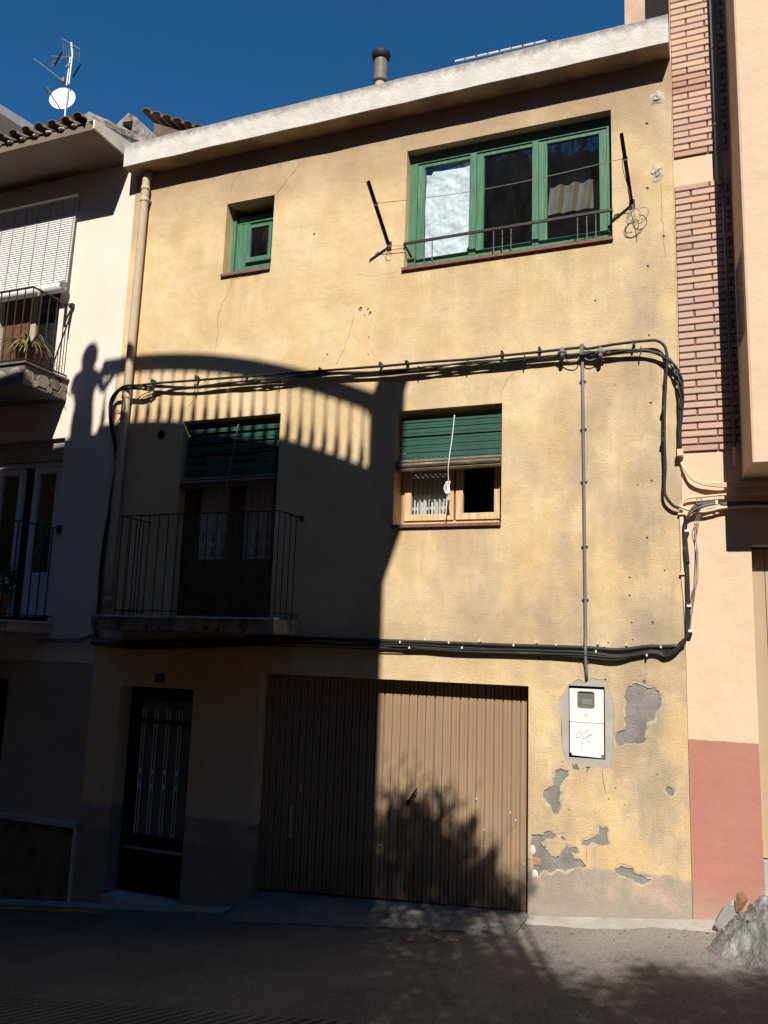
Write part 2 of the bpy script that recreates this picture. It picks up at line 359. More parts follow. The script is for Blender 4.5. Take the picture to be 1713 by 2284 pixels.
def coat(name, c, dirt):
    s = NT(name); X, Yy, Z = s.xyz()
    cc = s.mix(s.ramp(s.noise(1.3, 7, .65), .32, .68), tuple(x*.93 for x in c), tuple(x*1.04 for x in c))
    cc = s.mix(s.ramp(s.noise(3, 8, .72, stretch=(1.5, 1, .4)), .56, .78, 0, .35), cc, dirt)
    cc = s.mix(s.math('MULTIPLY', s.ramp(s.math('SUBTRACT', Z, s.math('MULTIPLY', s.noise(5, 7, .7), .5)), -.25, .15, 1, 0), .6), cc, (.36, .30, .25))
    cc = s.mix(s.ramp(s.noise(60, 4, .7), .62, .74, 0, .35), cc, dirt)
    s.bump(s.math('ADD', s.noise(70, 5, .65), s.math('MULTIPLY', s.noise(6, 4), 3.)), .5, .006); return s.out(cc, .92, .12)
M['peach'] = coat('peach_render', (.70, .52, .375), (.52, .38, .28))
M['peach_rear'] = pm('pinkish_beige_render', (.56, .40, .30), .9, .15, 3, .3, 50, .004, .12)
M['pink'] = coat('dusky_pink_dado', (.44, .205, .16), (.36, .18, .145))
M['brick_joint'] = pm('dark_brick_joint', (.16, .105, .08), .95, .2, 20, .4, 80)
M['brick_red'] = pm('exposed_red_brick', (.40, .20, .13), .9, .25, 20, .6, 60, .006, .1)
M['plaster_white'] = pm('white_gypsum', (.70, .66, .60), .9, .15, 20, .5, 60)
M['pipe_beige'] = pm('beige_painted_pipe', (.50, .41, .295), .75, .1, 9, .3, 60, .003, .2)
M['pipe_grey'] = pm('grey_pvc', (.22, .21, .205), .6, .12, 6, .1, 40, spec=.3)
M['conduit'] = pm('grey_conduit_plastic', (.165, .16, .17), .6, .1, 9, .1, 40, spec=.3)
M['cable'] = pm('black_cable', (.022, .021, .022), .5, .3, 9, .1, 60, spec=.4)
M['cable_grey'] = pm('grey_wire', (.25, .24, .22), .6, .2, 9, 0)
M['cable_white'] = pm('white_clip', (.72, .71, .68), .5, .1, 9, 0)
M['cable_peach'] = pm('overpainted_cable', (.74, .545, .37), .8, .08, 9, .1)
M['plastic'] = pm('white_meter_plastic', (.78, .775, .76), .5, .04, 5, .08, 30, .002, .35)
M['meter_glass'] = pm('grey_meter_window', (.15, .155, .145), .25, .15, 4, 0, spec=.5)
M['meter_inner'] = pm('meter_face', (.21, .215, .19), .5, .1, 4, 0)
M['ink'] = pm('marker_ink', (.20, .19, .20), .8, .3, 30, 0)
M['black'] = pm('black_gap', (.012, .012, .012), .9, .2, 4, 0)
M['sheet'] = pm('bluish_plastic_film', (.72, .81, .88), .5, .06, 3, .35, 16, .012, .3)
M['lace'] = pm('lace_curtain', (.62, .61, .58), .9, .15, 40, .2, 90)
M['zinc'] = pm('galvanised_flue', (.155, .13, .11), .55, .25, 9, .2, 50, .002, .4, stain=(.10, .09, .08), sf=(.5, .7))
M['soot'] = pm('sooty_cowl', (.025, .025, .027), .6, .3, 9, .2, 50)
M['flue_clay'] = pm('limewashed_flue', (.50, .42, .32), .9, .2, 9, .4, 50, stain=(.28, .18, .11))
M['dish'] = pm('white_dish_enamel', (.80, .80, .78), .45, .04, 5, 0)
M['concrete'] = pm('pavement_concrete', (.40, .375, .335), .9, .2, 2.5, .5, 60, .006, .15, stain=(.24, .22, .19), sf=(.55, .75))
M['apron'] = pm('dirty_apron_concrete', (.20, .19, .175), .9, .25, 2.5, .6, 60, .008, .15, stain=(.12, .11, .10), sf=(.5, .72))
M['dust'] = pm('pale_grey_rubble_dust', (.27, .268, .26), .95, .3, 5, 1., 34, .03, .1, stain=(.17, .16, .145), sf=(.48, .68), sscale=4)
M['slab'] = pm('broken_slab', (.30, .29, .265), .9, .12, 9, .3, 50)
M['plank'] = painted_wood('cut_board', (.20, .12, .08), (.10, .06, .04), .4)
M['door_beige'] = pm('beige_slat_door', (.42, .315, .215), .55, .05, 5, .1, 30)
M['bark'] = pm('tree_bark', (.09, .07, .05), .95, .3, 8, .8, 20, .03)
M['yellow_line'] = pm('worn_yellow_road_paint', (.52, .30, .04), .8, .3, 9, .3, 60, stain=(.18, .14, .08), sf=(.45, .65), sscale=9)
M['far_wall'] = pm('far_house_render', (.42, .41, .40), .9, .08, 1, .1)
M['opp'] = pm('opposite_house_render', (.165, .085, .046), .9, .1, 1, .2, 40)
M['balustrade'] = pm('cast_stone_balustrade', (.13, .115, .10), .9, .12, 4, .2, 40)
def leaf_mat(name, c):
    s = NT(name); cc = s.mix(s.ramp(s.noise(5, 3), .35, .65), tuple(x*.6 for x in c), tuple(x*1.3 for x in c))
    s.b.inputs['Transmission Weight'].default_value = 0; return s.out(cc, .6, .3)
M['leaf'] = leaf_mat('tree_leaf', (.05, .085, .025)); M['spider'] = leaf_mat('striped_plant_leaf', (.115, .13, .05))
M['spider_tip'] = leaf_mat('dry_leaf_tip', (.30, .22, .10)); M['basil'] = leaf_mat('dark_pot_leaf', (.03, .06, .02))
# ================================================================== SETTING
def coords(a, b, dense):
    s = sorted(set([a, b]+[x for x in dense])); return s
gx = [-90, -60, -40, -25, -18, -14]+[-12+.5*i for i in range(29)]+[4, 6, 9, 14, 20, 30, 45, 70, 90]
gy = [-90, -60, -40, -25, -18, -14]+[-12+.5*i for i in range(27)]+[2, 4, 8, 14, 25, 50, 90]
mb = MB(); 
for y in gy:
    for x in gx: mb.v.append((x, y, ground_z(x, y)))
for j in range(len(gy)-1):
    for i in range(len(gx)-1):
        a = j*len(gx)+i; mb.face([a, a+1, a+1+len(gx), a+len(gx)])
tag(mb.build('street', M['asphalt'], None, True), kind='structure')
# concrete pavement strip at the foot of the house, ragged outer edge, and the garage apron
def strip(name, xs, yin, yout, zin, zout, m, thick=.05):
    mb = MB(); n = len(xs)
    for i, x in enumerate(xs):
        yo = yout(x)
        for y, z in ((yin, zin(x)), ((yin+yo)/2, (zin(x)+zout(x, yo))/2), (yo, zout(x, yo)), (yo-.01, zout(x, yo)-thick)): mb.v.append((x, y, z))
    for i in range(n-1):
        for k in range(3): a = i*4+k; mb.face([a, a+1, a+5, a+4])
    return tag(mb.build(name, m), kind='structure')
xs = [-1.55+.025*i for i in range(280)]
strip('pavement', xs, .06, lambda x: -.30-.10*noise.noise((x*1.7, 0, 0))-.05*noise.noise((x*7, 2, 0))-.02*noise.noise((x*21, 2, 6)), lambda x: ground_z(x, 0)+.012, lambda x, y: ground_z(x, y)+.003, M['concrete'])
xs = [-4.86+.025*i for i in range(133)]
def gsill(x): return -.16+(x+1.57)*.060-.03
strip('garage_apron', xs, .30, lambda x: -.50-.06*noise.noise((x*1.3, 5, 0))-.035*noise.noise((x*6, 1, 3))-.10*(x+4.8)/3.3, gsill, lambda x, y: ground_z(x, y)+.015, M['apron'], .08)
xs = [-12+.2*i for i in range(36)]
strip('pavement', xs, .06, lambda x: -.20-.03*noise.noise((x*2, 9, 0)), lambda x: ground_z(x, 0)+.018, lambda x, y: ground_z(x, y)+.016, M['concrete'])
mb = MB(); n = 0
for i in range(20):
    x = -9.6+.16*i
    for y in (-.27, -.39+.01*noise.noise((x*5, 0, 3))): mb.v.append((x, y, ground_z(x, y)+.006))
for i in range(19): mb.face([2*i+1, 2*i+3, 2*i+2, 2*i])
tag(mb.build('road_marking', M['yellow_line']), kind='structure')
# raised ribbed concrete at the near edge of the carriageway
mb = MB()
def rib_z(x, y): return ground_z(x, y)+.004
for i in range(60):
    x = -5.6+.11*i; y0 = -3.06+.02*x
    mb.hexa([(x, y0, rib_z(x, y0)-.05), (x+.055, y0, rib_z(x, y0)-.05), (x-.35, y0-.9, rib_z(x, y0-.9)-.05), (x-.405, y0-.9, rib_z(x, y0-.9)-.05),
             (x, y0, rib_z(x, y0)+.012), (x+.055, y0, rib_z(x, y0)+.012), (x-.35, y0-.9, rib_z(x, y0-.9)+.012), (x-.405, y0-.9, rib_z(x, y0-.9)+.012)])
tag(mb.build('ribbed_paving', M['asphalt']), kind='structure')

# ================================================================== OCHRE HOUSE
house = thing('ochre_house', (-3.65, 0, -.4), 'peeling ochre plastered house with white roof slab, green windows and brown garage door', 'house')
OPEN = {'big': (-3.13, -.65, 7.05, 8.61), 'small': (-5.75, -5.01, 7.34, 8.37), 'mid': (-3.17, -1.885, 3.86, 5.23),
        'balc': (-6.20, -4.735, 2.76, 5.33), 'door': (-6.86, -5.75, -1.2, 1.86), 'garage': (-4.81, -1.57, -1.2, 2.10)}
DEP = {'big': .24, 'small': .30, 'mid': .34, 'balc': .26, 'door': .30, 'garage': .28}
xz = lambda c, pts: [(c(a, b).x, c(a, b).z) for a, b in pts]
patches = [
 xz(d8, [(1100,180),(1205,130),(1300,165),(1390,190),(1440,180),(1490,240),(1525,340),(1520,400),(1490,460),(1450,520),(1435,590),(1370,605),(1340,620),(1330,720),(1310,800),(1340,830),(1290,870),(1200,875),(1120,875),(1060,880),(1010,920),(970,890),(955,810),(975,740),(1070,695),(1080,640),(1060,570),(1085,545),(1070,480),(1085,420),(1095,370),(1070,280),(1075,220)]),
 xz(d6, [(258,210),(300,190),(350,205),(345,240),(310,270),(290,310),(298,350),(295,450),(285,480),(250,490),(235,450),(205,405),(180,380),(195,330),(235,310),(250,285)]),
 xz(d6, [(370,170),(400,165),(418,195),(410,205),(380,200)]), xz(d6, [(465,180),(488,180),(478,205),(460,220)]),
 xz(d6, [(550,565),(570,580),(600,575),(612,600),(605,640),(612,680),(570,700),(540,690),(495,675),(470,705),(435,695),(445,660),(500,640),(535,630),(550,600)]),
 xz(d6, [(104,622),(180,625),(225,600),(262,625),(265,640),(200,650),(165,680),(195,700),(230,760),(260,775),(300,740),(330,690),(350,715),(400,710),(412,740),(390,752),(370,740),(380,780),(440,800),(465,830),(440,850),(380,845),(330,870),(270,850),(230,880),(180,860),(150,905),(104,900)]),
 xz(d6, [(295,645),(305,628),(325,650),(332,662),(305,660)]),
 xz(d6, [(980,320),(1000,305),(1030,320),(1040,350),(1030,375),(1000,360)]),
 xz(d6, [(650,850),(690,830),(770,845),(775,870),(830,890),(905,925),(850,950),(800,945),(730,910),(690,895),(660,880)]),
]
chips = []
def chip(p, r, k=7, el=1.3):
    chips.append([(p.x+r*random.uniform(.6, 1.2)*math.cos(2*math.pi*i/k), p.z+r*el*random.uniform(.6, 1.2)*math.sin(2*math.pi*i/k)) for i in range(k)])
for a, b, r in ((1255,248,.028),(1300,250,.015),(1315,272,.022),(1280,285,.010),(1343,262,.008),(1320,315,.007),(1307,422,.011),(1303,527,.010),(1050,527,.013),(1110,583,.009)): chip(c6(a, b), r)
for a, b, r in ((832,1443,.018),(1095,1260,.006)): chip(c2(a, b), r)
for a, b, r in ((1505,740,.016),(1510,1125,.017),(1512,1590,.018),(1605,1410,.015),(1200,1795,.01),(425,1695,.007)): chip(c3(a, b), r)
for a, b, r in ((722,890,.014),(728,1510,.013),(692,1970,.012),(708,350,.012),(275,75,.008),(620,1548,.008),(433,747,.007)): chip(c8(a, b), r)
for a, b, r in ((748,260,.012),(748,378,.011),(762,556,.012),(768,668,.009),(900,560,.016),(978,212,.010),(632,800,.022),(152,788,.018),(608,688,.01),(845,945,.014),(590,930,.012),(310,1472,.008)): chip(d5(a, b), r)
for a, b, r in ((352,460,.008),(610,390,.01),(655,320,.007),(720,930-500,.006),(930,228,.008)): chip(d6(a, b), r)
cr = [crack([FX(615,434),FX(635,409),FX(653,387),FX(671,360)], .007), crack([FX(512,441),FX(519,412),FX(524,398),FX(539,385)], .005),
 crack([FX(592,609),FX(552,616),FX(519,624),FX(512,647),FX(496,676),FX(488,699),FX(485,719),FX(487,741),FX(484,757),FX(480,781),FX(481,804),FX(460,846),FX(436,885),FX(415,915)], .008),
 crack([FX(791,701),FX(780,745),FX(766,781),FX(751,813)], .005), crack([FX(1116,893),FX(1117,870),FX(1130,849),FX(1150,829),FX(1180,793)], .0045),
 crack([FX(1474,405),FX(1477,475),FX(1482,538),FX(1485,579)], .005), crack([FX(1343,1716),FX(1343,1738),FX(1354,1775)], .006),
 crack([FX(891,604),FX(860,612),FX(820,616),FX(790,610)], .003), crack([FX(1309,1890),FX(1307,1930)], .005, .004), crack([FX(1333,1843),FX(1329,1828)], .012, .002)]
vent = [(-6.55+.066*math.cos(2*math.pi*i/20), 5.17+.066*math.sin(2*math.pi*i/20)) for i in range(20)]
METER = (-1.152, -.788, 1.408, 2.128)
surround = xz(d8, [(262,330),(255,420),(290,560),(298,900),(345,1080),(362,1135),(560,1142),(700,1148),(780,1185),(895,1160),(915,960),(945,560),(925,330),(840,90),(650,70),(590,130),(500,80),(380,150)])
openings = [(rect(*OPEN[k]), DEP[k]) for k in OPEN]
def grow(poly, lo, hi, seed):
    ar = sum(poly[i][0]*poly[(i+1) % len(poly)][1]-poly[(i+1) % len(poly)][0]*poly[i][1] for i in range(len(poly))); sg = 1 if ar > 0 else -1; q = []
    for i, p in enumerate(poly):
        a, b = Vector(poly[i-1]), Vector(poly[(i+1) % len(poly)]); t = b-a
        if t.length < 1e-6: q.append(p); continue
        n_ = Vector((t.y, -t.x)).normalized()*sg; w_ = lo+(hi-lo)*max(0, min(1, .5+1.3*noise.noise((p[0]*9, p[1]*9, seed)))); q.append((p[0]+n_.x*w_, max(p[1]+n_.y*w_, -1) if p[0]+n_.x*w_ > -1.566 else p[1]))
    return [(max(x, -1.566), z) for x, z in q]
rag = [ragged(p, 3, .18) for p in patches]
rims = [grow(p, .002, .026, i) for i, p in enumerate(rag)]
outer = rect(-7.335, 0.0, -1.5, 9.085)
holes = openings+[(p, .0045) for p in rims]+[(p, .014) for p in chips]+[(c_, .013) for c_ in cr]+[(ragged(surround, 1, .05), .0045), (vent, .16)]
mb = MB(); wall_sheet(mb, outer, holes, 0.)
mb.v += [(0,0,-1.5),(0,0,9.085),(0,.02,9.085),(0,.02,-1.5),(-7.335,0,-1.5),(-7.335,0,9.085),(-7.335,.02,9.085),(-7.335,.02,-1.5)]; n = len(mb.v)-8
mb.face([n,n+3,n+2,n+1]); mb.face([n+4,n+5,n+6,n+7])
wall = mb.build('wall', M['ochre'], house)
mb = MB(); wall_sheet(mb, rect(-7.333, -.002, -1.5, 9.08), [(rect(*OPEN[k]), .002) for k in OPEN]+[(rect(*METER), .10), (vent, .01)], .0125)
mb.build('render_layer', M['render'], wall)
for p, g_ in zip(rag, rims):
    mb = MB(); wall_sheet(mb, g_, [(p, .0085)], .0042); mb.build('undercoat', M['undercoat'], wall)
mb = MB(); wall_sheet(mb, ragged([(METER[0]-.075, METER[2]-.075), (METER[1]+.07, METER[2]-.08), (METER[1]+.08, METER[3]+.09), (METER[0]-.07, METER[3]+.06)], 1, .01) if 0 else ragged(surround, 0), [(rect(*METER), .06)], .0046)
mb.build('cement_surround', M['smooth_cement'], wall)
# the masonry core: sides, back and top of the house, behind the facade
mb = MB(); room(mb, -7.33, -.005, -1.5, 9.08, .95, 9.0); mb.build('rear_walls', M['render'], house)
mb = MB(); mb.tube([(-6.55, .015, 5.17), (-6.55, .17, 5.17)], .064, 20); 
mb.build('vent_shaft', M['black'], wall)
for k in ('big', 'small', 'mid', 'balc'):
    mb = MB(); x0, x1, z0, z1 = OPEN[k]; room(mb, x0-.02, x1+.02, z0-.02, z1+.02, DEP[k]+.001, .94); mb.build('room', M['void'], house)
# exposed brick and gypsum at the garage corner
q = d6(150, 805); mb = MB(); mb.hexa([(-1.568, .001, q.z-.033), (-1.45, .004, q.z-.026), (-1.44, .0124, q.z-.03), (-1.568, .0124, q.z-.036), (-1.568, -.001, q.z+.028), (-1.465, .003, q.z+.034), (-1.45, .0124, q.z+.036), (-1.568, .0124, q.z+.034)]); mb.build('exposed_brick', M['brick_red'], wall)
for a, b, w_, h_ in ((112, 725, .035, .05), (125, 885, .04, .045)):
    q = d6(a, b); mb = MB(); mb.lathe([(.0, -h_), (w_*.7, -h_*.6), (w_, 0), (w_*.6, h_*.7), (0, h_)], (0, 0, 0), 7)
    mb.v = [(x*1.0+q.x, y*.25+.006, z+q.z) for x, y, z in mb.v]; mb.build('gypsum_lump', M['plaster_white'], wall)
# two rough mortar dabs high on the right
for a, b in ((1565, 588), (1572, 1030)):
    q = c3(a, b); mb = MB()
    prof = [(.15, 0), (.12, .006), (.085, .008), (.06, .022), (.03, .02), (.0, .01)]
    N = 18
    for r_, h_ in prof:
        for i in range(N):
            t = 2*math.pi*i/N; rr = r_*.50*(1+.6*noise.noise((math.cos(t)*1.5, math.sin(t)*1.5, b)))
            mb.v.append((q.x+rr*math.cos(t), -h_*(1+.6*noise.noise((i*.9, r_*20, b)))-.001, q.z+rr*1.25*math.sin(t)))
    for j in range(len(prof)-1):
        for i in range(N): mb.face([j*N+i, j*N+(i+1) % N, (j+1)*N+(i+1) % N, (j+1)*N+i])
    mb.build('mortar_dab', M['dab'], wall)
# roof slab with fascia
N = 60; mb = MB(); XL, XR = -7.36, .0
for i in range(N+1):
    x = XL+(XR-XL)*i/N; w1 = .012*noise.noise((x*1.3, 0, 7)); w2 = .01*noise.noise((x*2.1, 4, 7))
    for y, z in ((.6, 9.083), (-.262+w2, 9.083+w1), (-.272+w2, 9.092+w1), (-.275+w1, 9.425+w2), (-.262+w1, 9.442+w2), (9., 9.46)): mb.v.append((x, y, z))
for i in range(N):
    for k in range(5): a = i*6+k; mb.face([a, a+6, a+7, a+1], 1 if k == 0 else 0)
mb.face([0,1,2,3,4,5]); mb.face([N*6+k for k in (5,4,3,2,1,0)])
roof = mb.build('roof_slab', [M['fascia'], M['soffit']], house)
# flue
fx, fy = -3.755, .5
ch = MB().lathe([(.075, 9.4), (.078, 9.6), (.075, 10.12), (.075, 10.14)], (fx, fy, 0), 18).build('chimney', M['flue_clay'], house, True)
MB().lathe([(.078, 10.06), (.100, 10.08), (.100, 10.11), (.092, 10.12), (.092, 10.40), (.085, 10.42)], (fx, fy, 0), 18).build('flue_pipe', M['zinc'], ch, True)
MB().lathe([(.10, 10.41), (.118, 10.43), (.128, 10.47), (.132, 10.50), (.118, 10.53), (.06, 10.545), (0, 10.55)], (fx, fy, 0), 18).build('cowl', M['soot'], ch, True)

def sill(name, x0, x1, z, parent, y0=-.035, y1=.2, t=.035, seams=()):
    mb = MB(); xs_ = [x0]+list(seams)+[x1]
    for a, b in zip(xs_, xs_[1:]): mb.hexa([(a, y0, z-t), (b-.004, y0, z-t), (b-.004, y1, z-t+.02), (a, y1, z-t+.02), (a, y0, z), (b-.004, y0, z), (b-.004, y1, z+.02), (a, y1, z+.02)])
    return mb.build(name, M['tile_sill'], parent)
def pane(x0, x1, z0, z1, y, m, parent):
    mb = MB(); mb.v = [(x0, y, z0), (x1, y, z0), (x1, y, z1), (x0, y, z1)]; mb.face([0, 1, 2, 3]); return mb.build('pane', m, parent)
# --- big green window, top floor
x0, x1, z0, z1 = OPEN['big']
mb = MB(); mb.box(x0+.002, x0+.105, .12, .20, z0+.02, z1-.002); mb.box(x1-.065, x1-.002, .12, .20, z0+.02, z1-.002)
mb.box(x0+.105, x1-.065, .12, .20, z0+.02, z0+.10); mb.box(x0+.105, x1-.065, .12, .20, z1-.13, z1-.002)
mb.box(-2.345, -2.262, .115, .19, z0+.10, z1-.13); mb.box(-1.577, -1.503, .115, .19, z0+.10, z1-.13)
win = mb.build('window', M['green'], house)
for a, b, wl, wr in ((-3.023, -2.347, .085, .004), (-2.260, -1.579, .085, .004), (-1.501, -.717, .095, .085)):
    mb = MB(); mb.box(a, a+wl, .135, .185, z0+.102, z1-.132); 
    if wr > .01: mb.box(b-wr, b, .135, .185, z0+.102, z1-.132)
    mb.box(a+wl, b-wr, .135, .185, z0+.102, z0+.16); mb.box(a+wl, b-wr, .135, .185, z1-.18, z1-.132)
    mb.build('sash', M['green'], win); pane(a+wl-.002, b-wr+.002, z0+.158, z1-.178, .158, M['glass'], win)
sill('sill', x0-.02, x1+.01, z0-.012, win, seams=[x0+.41*i for i in range(1, 6)])
rl = MB(); rl.bar((x0-.0, -.035, 7.345), (x1+.01, -.035, 7.352), .022, .03); rl.bar((x0+.01, -.04, 7.34), (x0+.06, .1, 7.22), .02, .015); rl.bar((x1-.05, .1, 7.24), (x1-.05, .1, 7.16), .02, .02)
rl.bar((x1-.003, -.03, 7.345), (x1-.003, .1, 7.345), .02, .02)
rl.build('handrail', M['iron'], win)
for bx in (-2.98, -2.86, -2.76, -2.0, -1.897, -1.793, -1.03, -.927, -.828): MB().tube([(bx, -.03, 7.345), (bx, -.022, 7.02)], .007, 6).build('bar', M['iron_grey'], win)
# --- small green window, top floor
x0, x1, z0, z1 = OPEN['small']; y = .2
mb = MB(); mb.box(x0+.002, x0+.055, y-.03, y+.05, z0+.02, z1-.12); mb.box(x0+.057, x1-.003, y, y+.05, z1-.22, z1-.12)
w2 = mb.build('window', M['green'], house)
MB().box(x0+.057, -5.49, y+.004, y+.045, z0+.02, z1-.222).build('panel', M['green'], w2)
mb = MB(); frame(mb, -5.505, x1-.125, 7.585, z1-.265, .045, y-.02, y+.02); mb.box(-5.52, x1-.11, y-.035, y+.003, 7.555, 7.584); mb.build('casement', M['green'], w2)
MB().box(-5.488, x1-.003, y+.004, y+.045, z0+.02, 7.553).build('panel', M['green'], w2)
MB().box(x1-.124, x1-.003, y+.001, y+.045, 7.555, z1-.222).build('stile', M['green'], w2)
pane(-5.462, x1-.168, 7.628, z1-.308, y-.005, M['glass'], w2)
sill('sill', x0-.012, x1+.0, z0-.005, w2, seams=[-5.36])
# --- middle window with pine casements
x0, x1, z0, z1 = OPEN['mid']; y = .24
mb = MB(); frame(mb, x0+.003, x1-.003, z0+.03, z1-.003, .05, y, y+.07)
w3 = mb.build('window', M['wood'], house)
mb = MB(); frame(mb, x0+.055, -2.505, z0+.082, z1-.06, .082, y-.02, y+.035, .075); mb.build('casement', M['wood'], w3)
mb = MB(); frame(mb, -2.478, x1-.055, z0+.082, z1-.06, .082, y-.02, y+.035, .075); mb.build('casement', M['wood'], w3)
MB().box(-2.503, -2.48, y+.002, y+.04, z0+.082, z1-.06).build('mullion', M['wood_dark'], w3)
pane(x0+.13, -2.58, z0+.15, z1-.13, y+.01, M['glass_bal'], w3)
sill('sill', x0-.005, x1+.005, z0-.0, w3, seams=[x0+.32*i for i in range(1, 4)])
# --- balcony door
x0, x1, z0, z1 = OPEN['balc']; y = .15
mb = MB(); mb.box(x0+.003, x0+.09, y, y+.09, z0+.01, z1-.003); mb.box(x1-.05, x1-.003, y, y+.09, z0+.01, z1-.003); mb.box(x0+.09, x1-.05, y, y+.09, z1-.09, z1-.003)
bd = mb.build('balcony_door', M['wood_dark'], house)
for a, b in ((x0+.093, -5.43), (-5.424, x1-.053)):
    mb = MB(); frame(mb, a, b, z0+.02, z1-.095, .085, y+.01, y+.06, .06); mb.box(a+.085, b-.085, y+.015, y+.055, z0+.08, 3.50); mb.build('door_leaf', M['wood_dark'], bd)
    pane(a+.083, b-.083, 3.50, z1-.178, y+.03, M['glass_bal'], bd)
    MB().box(a+.05, b-.05, y-.004, y+.008, 3.02, 3.035).build('bottom_rail', M['iron'], bd)
# --- balcony
BX0, BX1, BY = -6.66, -4.33, -.62
mb = MB(); mb.hexa([(BX0-.25, BY+.02, 2.57), (BX1, BY+.02, 2.57), (BX1, .0, 2.555), (BX0-.25, .0, 2.555), (BX0-.25, BY, 2.715), (BX1, BY, 2.715), (BX1, .0, 2.74), (BX0-.25, .0, 2.74)])
bal = mb.build('balcony', M['mortar_grey'], house)
MB().box(BX0-.27, BX1+.02, BY-.025, BY+.10, 2.718, 2.745).build('edge_tile', M['marble'], bal)
rx0, rx1, ry = -6.60, -4.36, -.56
mb = MB(); mb.bar((rx0, ry, 3.975), (rx1, ry, 3.975), .03, .012); mb.bar((rx0, ry, 3.975), (rx0, 0, 3.975), .03, .012); mb.bar((rx1, ry, 3.975), (rx1, 0, 3.975), .03, .012)
mb.lathe([(0, 3.94), (.03, 3.95), (.03, 4.0), (0, 4.01)], (rx1, -.012, 0), 8)
mb.build('handrail', M['iron'], bal)
mb = MB(); mb.bar((rx0, ry, 2.80), (rx1, ry, 2.80), .02, .012); mb.bar((rx0, ry, 2.80), (rx0, -.02, 2.80), .02, .012); mb.bar((rx1, ry, 2.80), (rx1, -.0, 2.80), .02, .012); mb.build('bottom_rail', M['iron'], bal)
barme = MB().tube([(0, 0, 2.74), (0, 0, 3.97)], .0075, 6); b0 = barme.build('bar', M['iron'], bal); first = True
pts = [(rx0+(rx1-rx0)*i/16, ry) for i in range(17)]+[(rx0, ry+.14*i) for i in (1, 2, 3)]+[(rx1, ry+.14*i) for i in (1, 2, 3)]
for p in pts:
    o = b0 if first else link(bpy.data.objects.new('bar', b0.data), bal); first = False; o.location = (p[0], p[1], 0)
# --- garage door: four folding leaves of ribbed sheet
gz = lambda x: gsill(x)+.012
edges = [-4.80, -4.06, -3.262, -2.655, -1.585]; gd = None
prof = []
for li in range(4):
    mb = MB(); a, b = edges[li], edges[li+1]-.006; nr = max(1, round((b-a)/.0945)); p = (b-a)/nr; pr = []
    for i in range(nr):
        xx = a+i*p; pr += [(xx, .190), (xx+p*.07, .166), (xx+p*.46, .166), (xx+p*.50, .174), (xx+p*.54, .174), (xx+p*.58, .166), (xx+p*.90, .166), (xx+p*.94, .190)]
    pr.append((b, .190))
    for x_, y_ in pr: mb.v += [(x_, y_, gz(x_)), (x_, y_, 2.12)]
    for i in range(len(pr)-1): mb.face([2*i, 2*i+2, 2*i+3, 2*i+1])
    if li == 0: gd = mb.build('garage_door', M['garage'], house)
    else: mb.build('door_leaf', M['garage'], gd)
MB().box(-4.81, -1.57, .20, .22, -.9, 2.2).build('backing', M['black'], gd)
mb = MB(); mb.tube(smooth_path([(-2.945, .168, .775), (-2.94, .125, .78), (-2.905, .12, .82), (-2.83, .115, .93)]), .011, 8); mb.lathe([(0, -.02), (.022, -.015), (.022, .015), (0, .02)], (-2.945, .16, .775), 8)
mb.build('handle', M['iron'], gd, True)
for x_, z_, w_, h_ in ((-4.395, .41, .022, .17), (-4.29, .80, .014, .05), (-3.118, .66, .018, .16)): MB().box(x_-w_, x_+w_, .155, .167, z_-h_, z_+h_).build('pull_plate', M['alu'], gd)
for a, b in ((1315,978),(1513,978),(1540,1020),(1527,1042),(1535,1078),(1375,1070),(1378,1155),(1400,1160),(1590,985),(1115,880),(1160,885),(1335,905),(1245,895),(1585,1250),(1490,1295),(1133,1160),(795,1155),(825,1150),(632,1170),(735,1165),(1222,1095),(1462,857)):
    q = F(500+a*.4219, 1400+b*.4219, .168); r_ = random.uniform(.004, .011); MB().lathe([(0, -r_), (r_*.8, -r_*.5), (r_*.7, r_*.6), (0, r_*1.3)], (q.x, .167, q.z), 6).build('paint_chip', M['chip'], gd)
# --- front door with iron grille
x0, x1 = OPEN['door'][:2]; y = .24
mb = MB(); frame(mb, x0+.003, x1-.003, -.66, 1.855, .07, y-.02, y+.05)
fd = mb.build('front_door', M['dark_metal'], house)
mb = MB(); frame(mb, x0+.076, x1-.076, -.655, 1.78, .10, y+.0, y+.04, .62); mb.build('door_leaf', M['dark_metal'], fd)
MB().box(x0+.17, x1-.17, y+.012, y+.02, -.05, 1.69).build('pane', M['meter_glass'], fd)
for i in range(4):
    u = 321.5+27*i; q = F(u, 1606, y-.03); cx = q.x
    mb = MB()
    for dx in (-.021, .021): mb.box(cx+dx-.005, cx+dx+.005, y-.035, y-.025, .02, 1.58)
    for zz in (.80, .62): mb.box(cx-.018, cx+.018, y-.033, y-.027, zz-.03, zz+.03)
    mb.build('grille_bar', M['plastic'], fd)
for zz in (1.42, -.0): MB().box(x0+.15, x1-.15, y-.04, y-.022, zz-.02, zz+.03).build('grille_rail', M['dark_metal'], fd)
MB().box(x0+.08, x1-.08, y-.03, y-.001, -.16, -.13).build('kick_strip', M['alu'], fd)
MB().box(x0+.004, x1-.004, -.06, y+.05, -.80, -.672).build('threshold', M['marble'], fd)
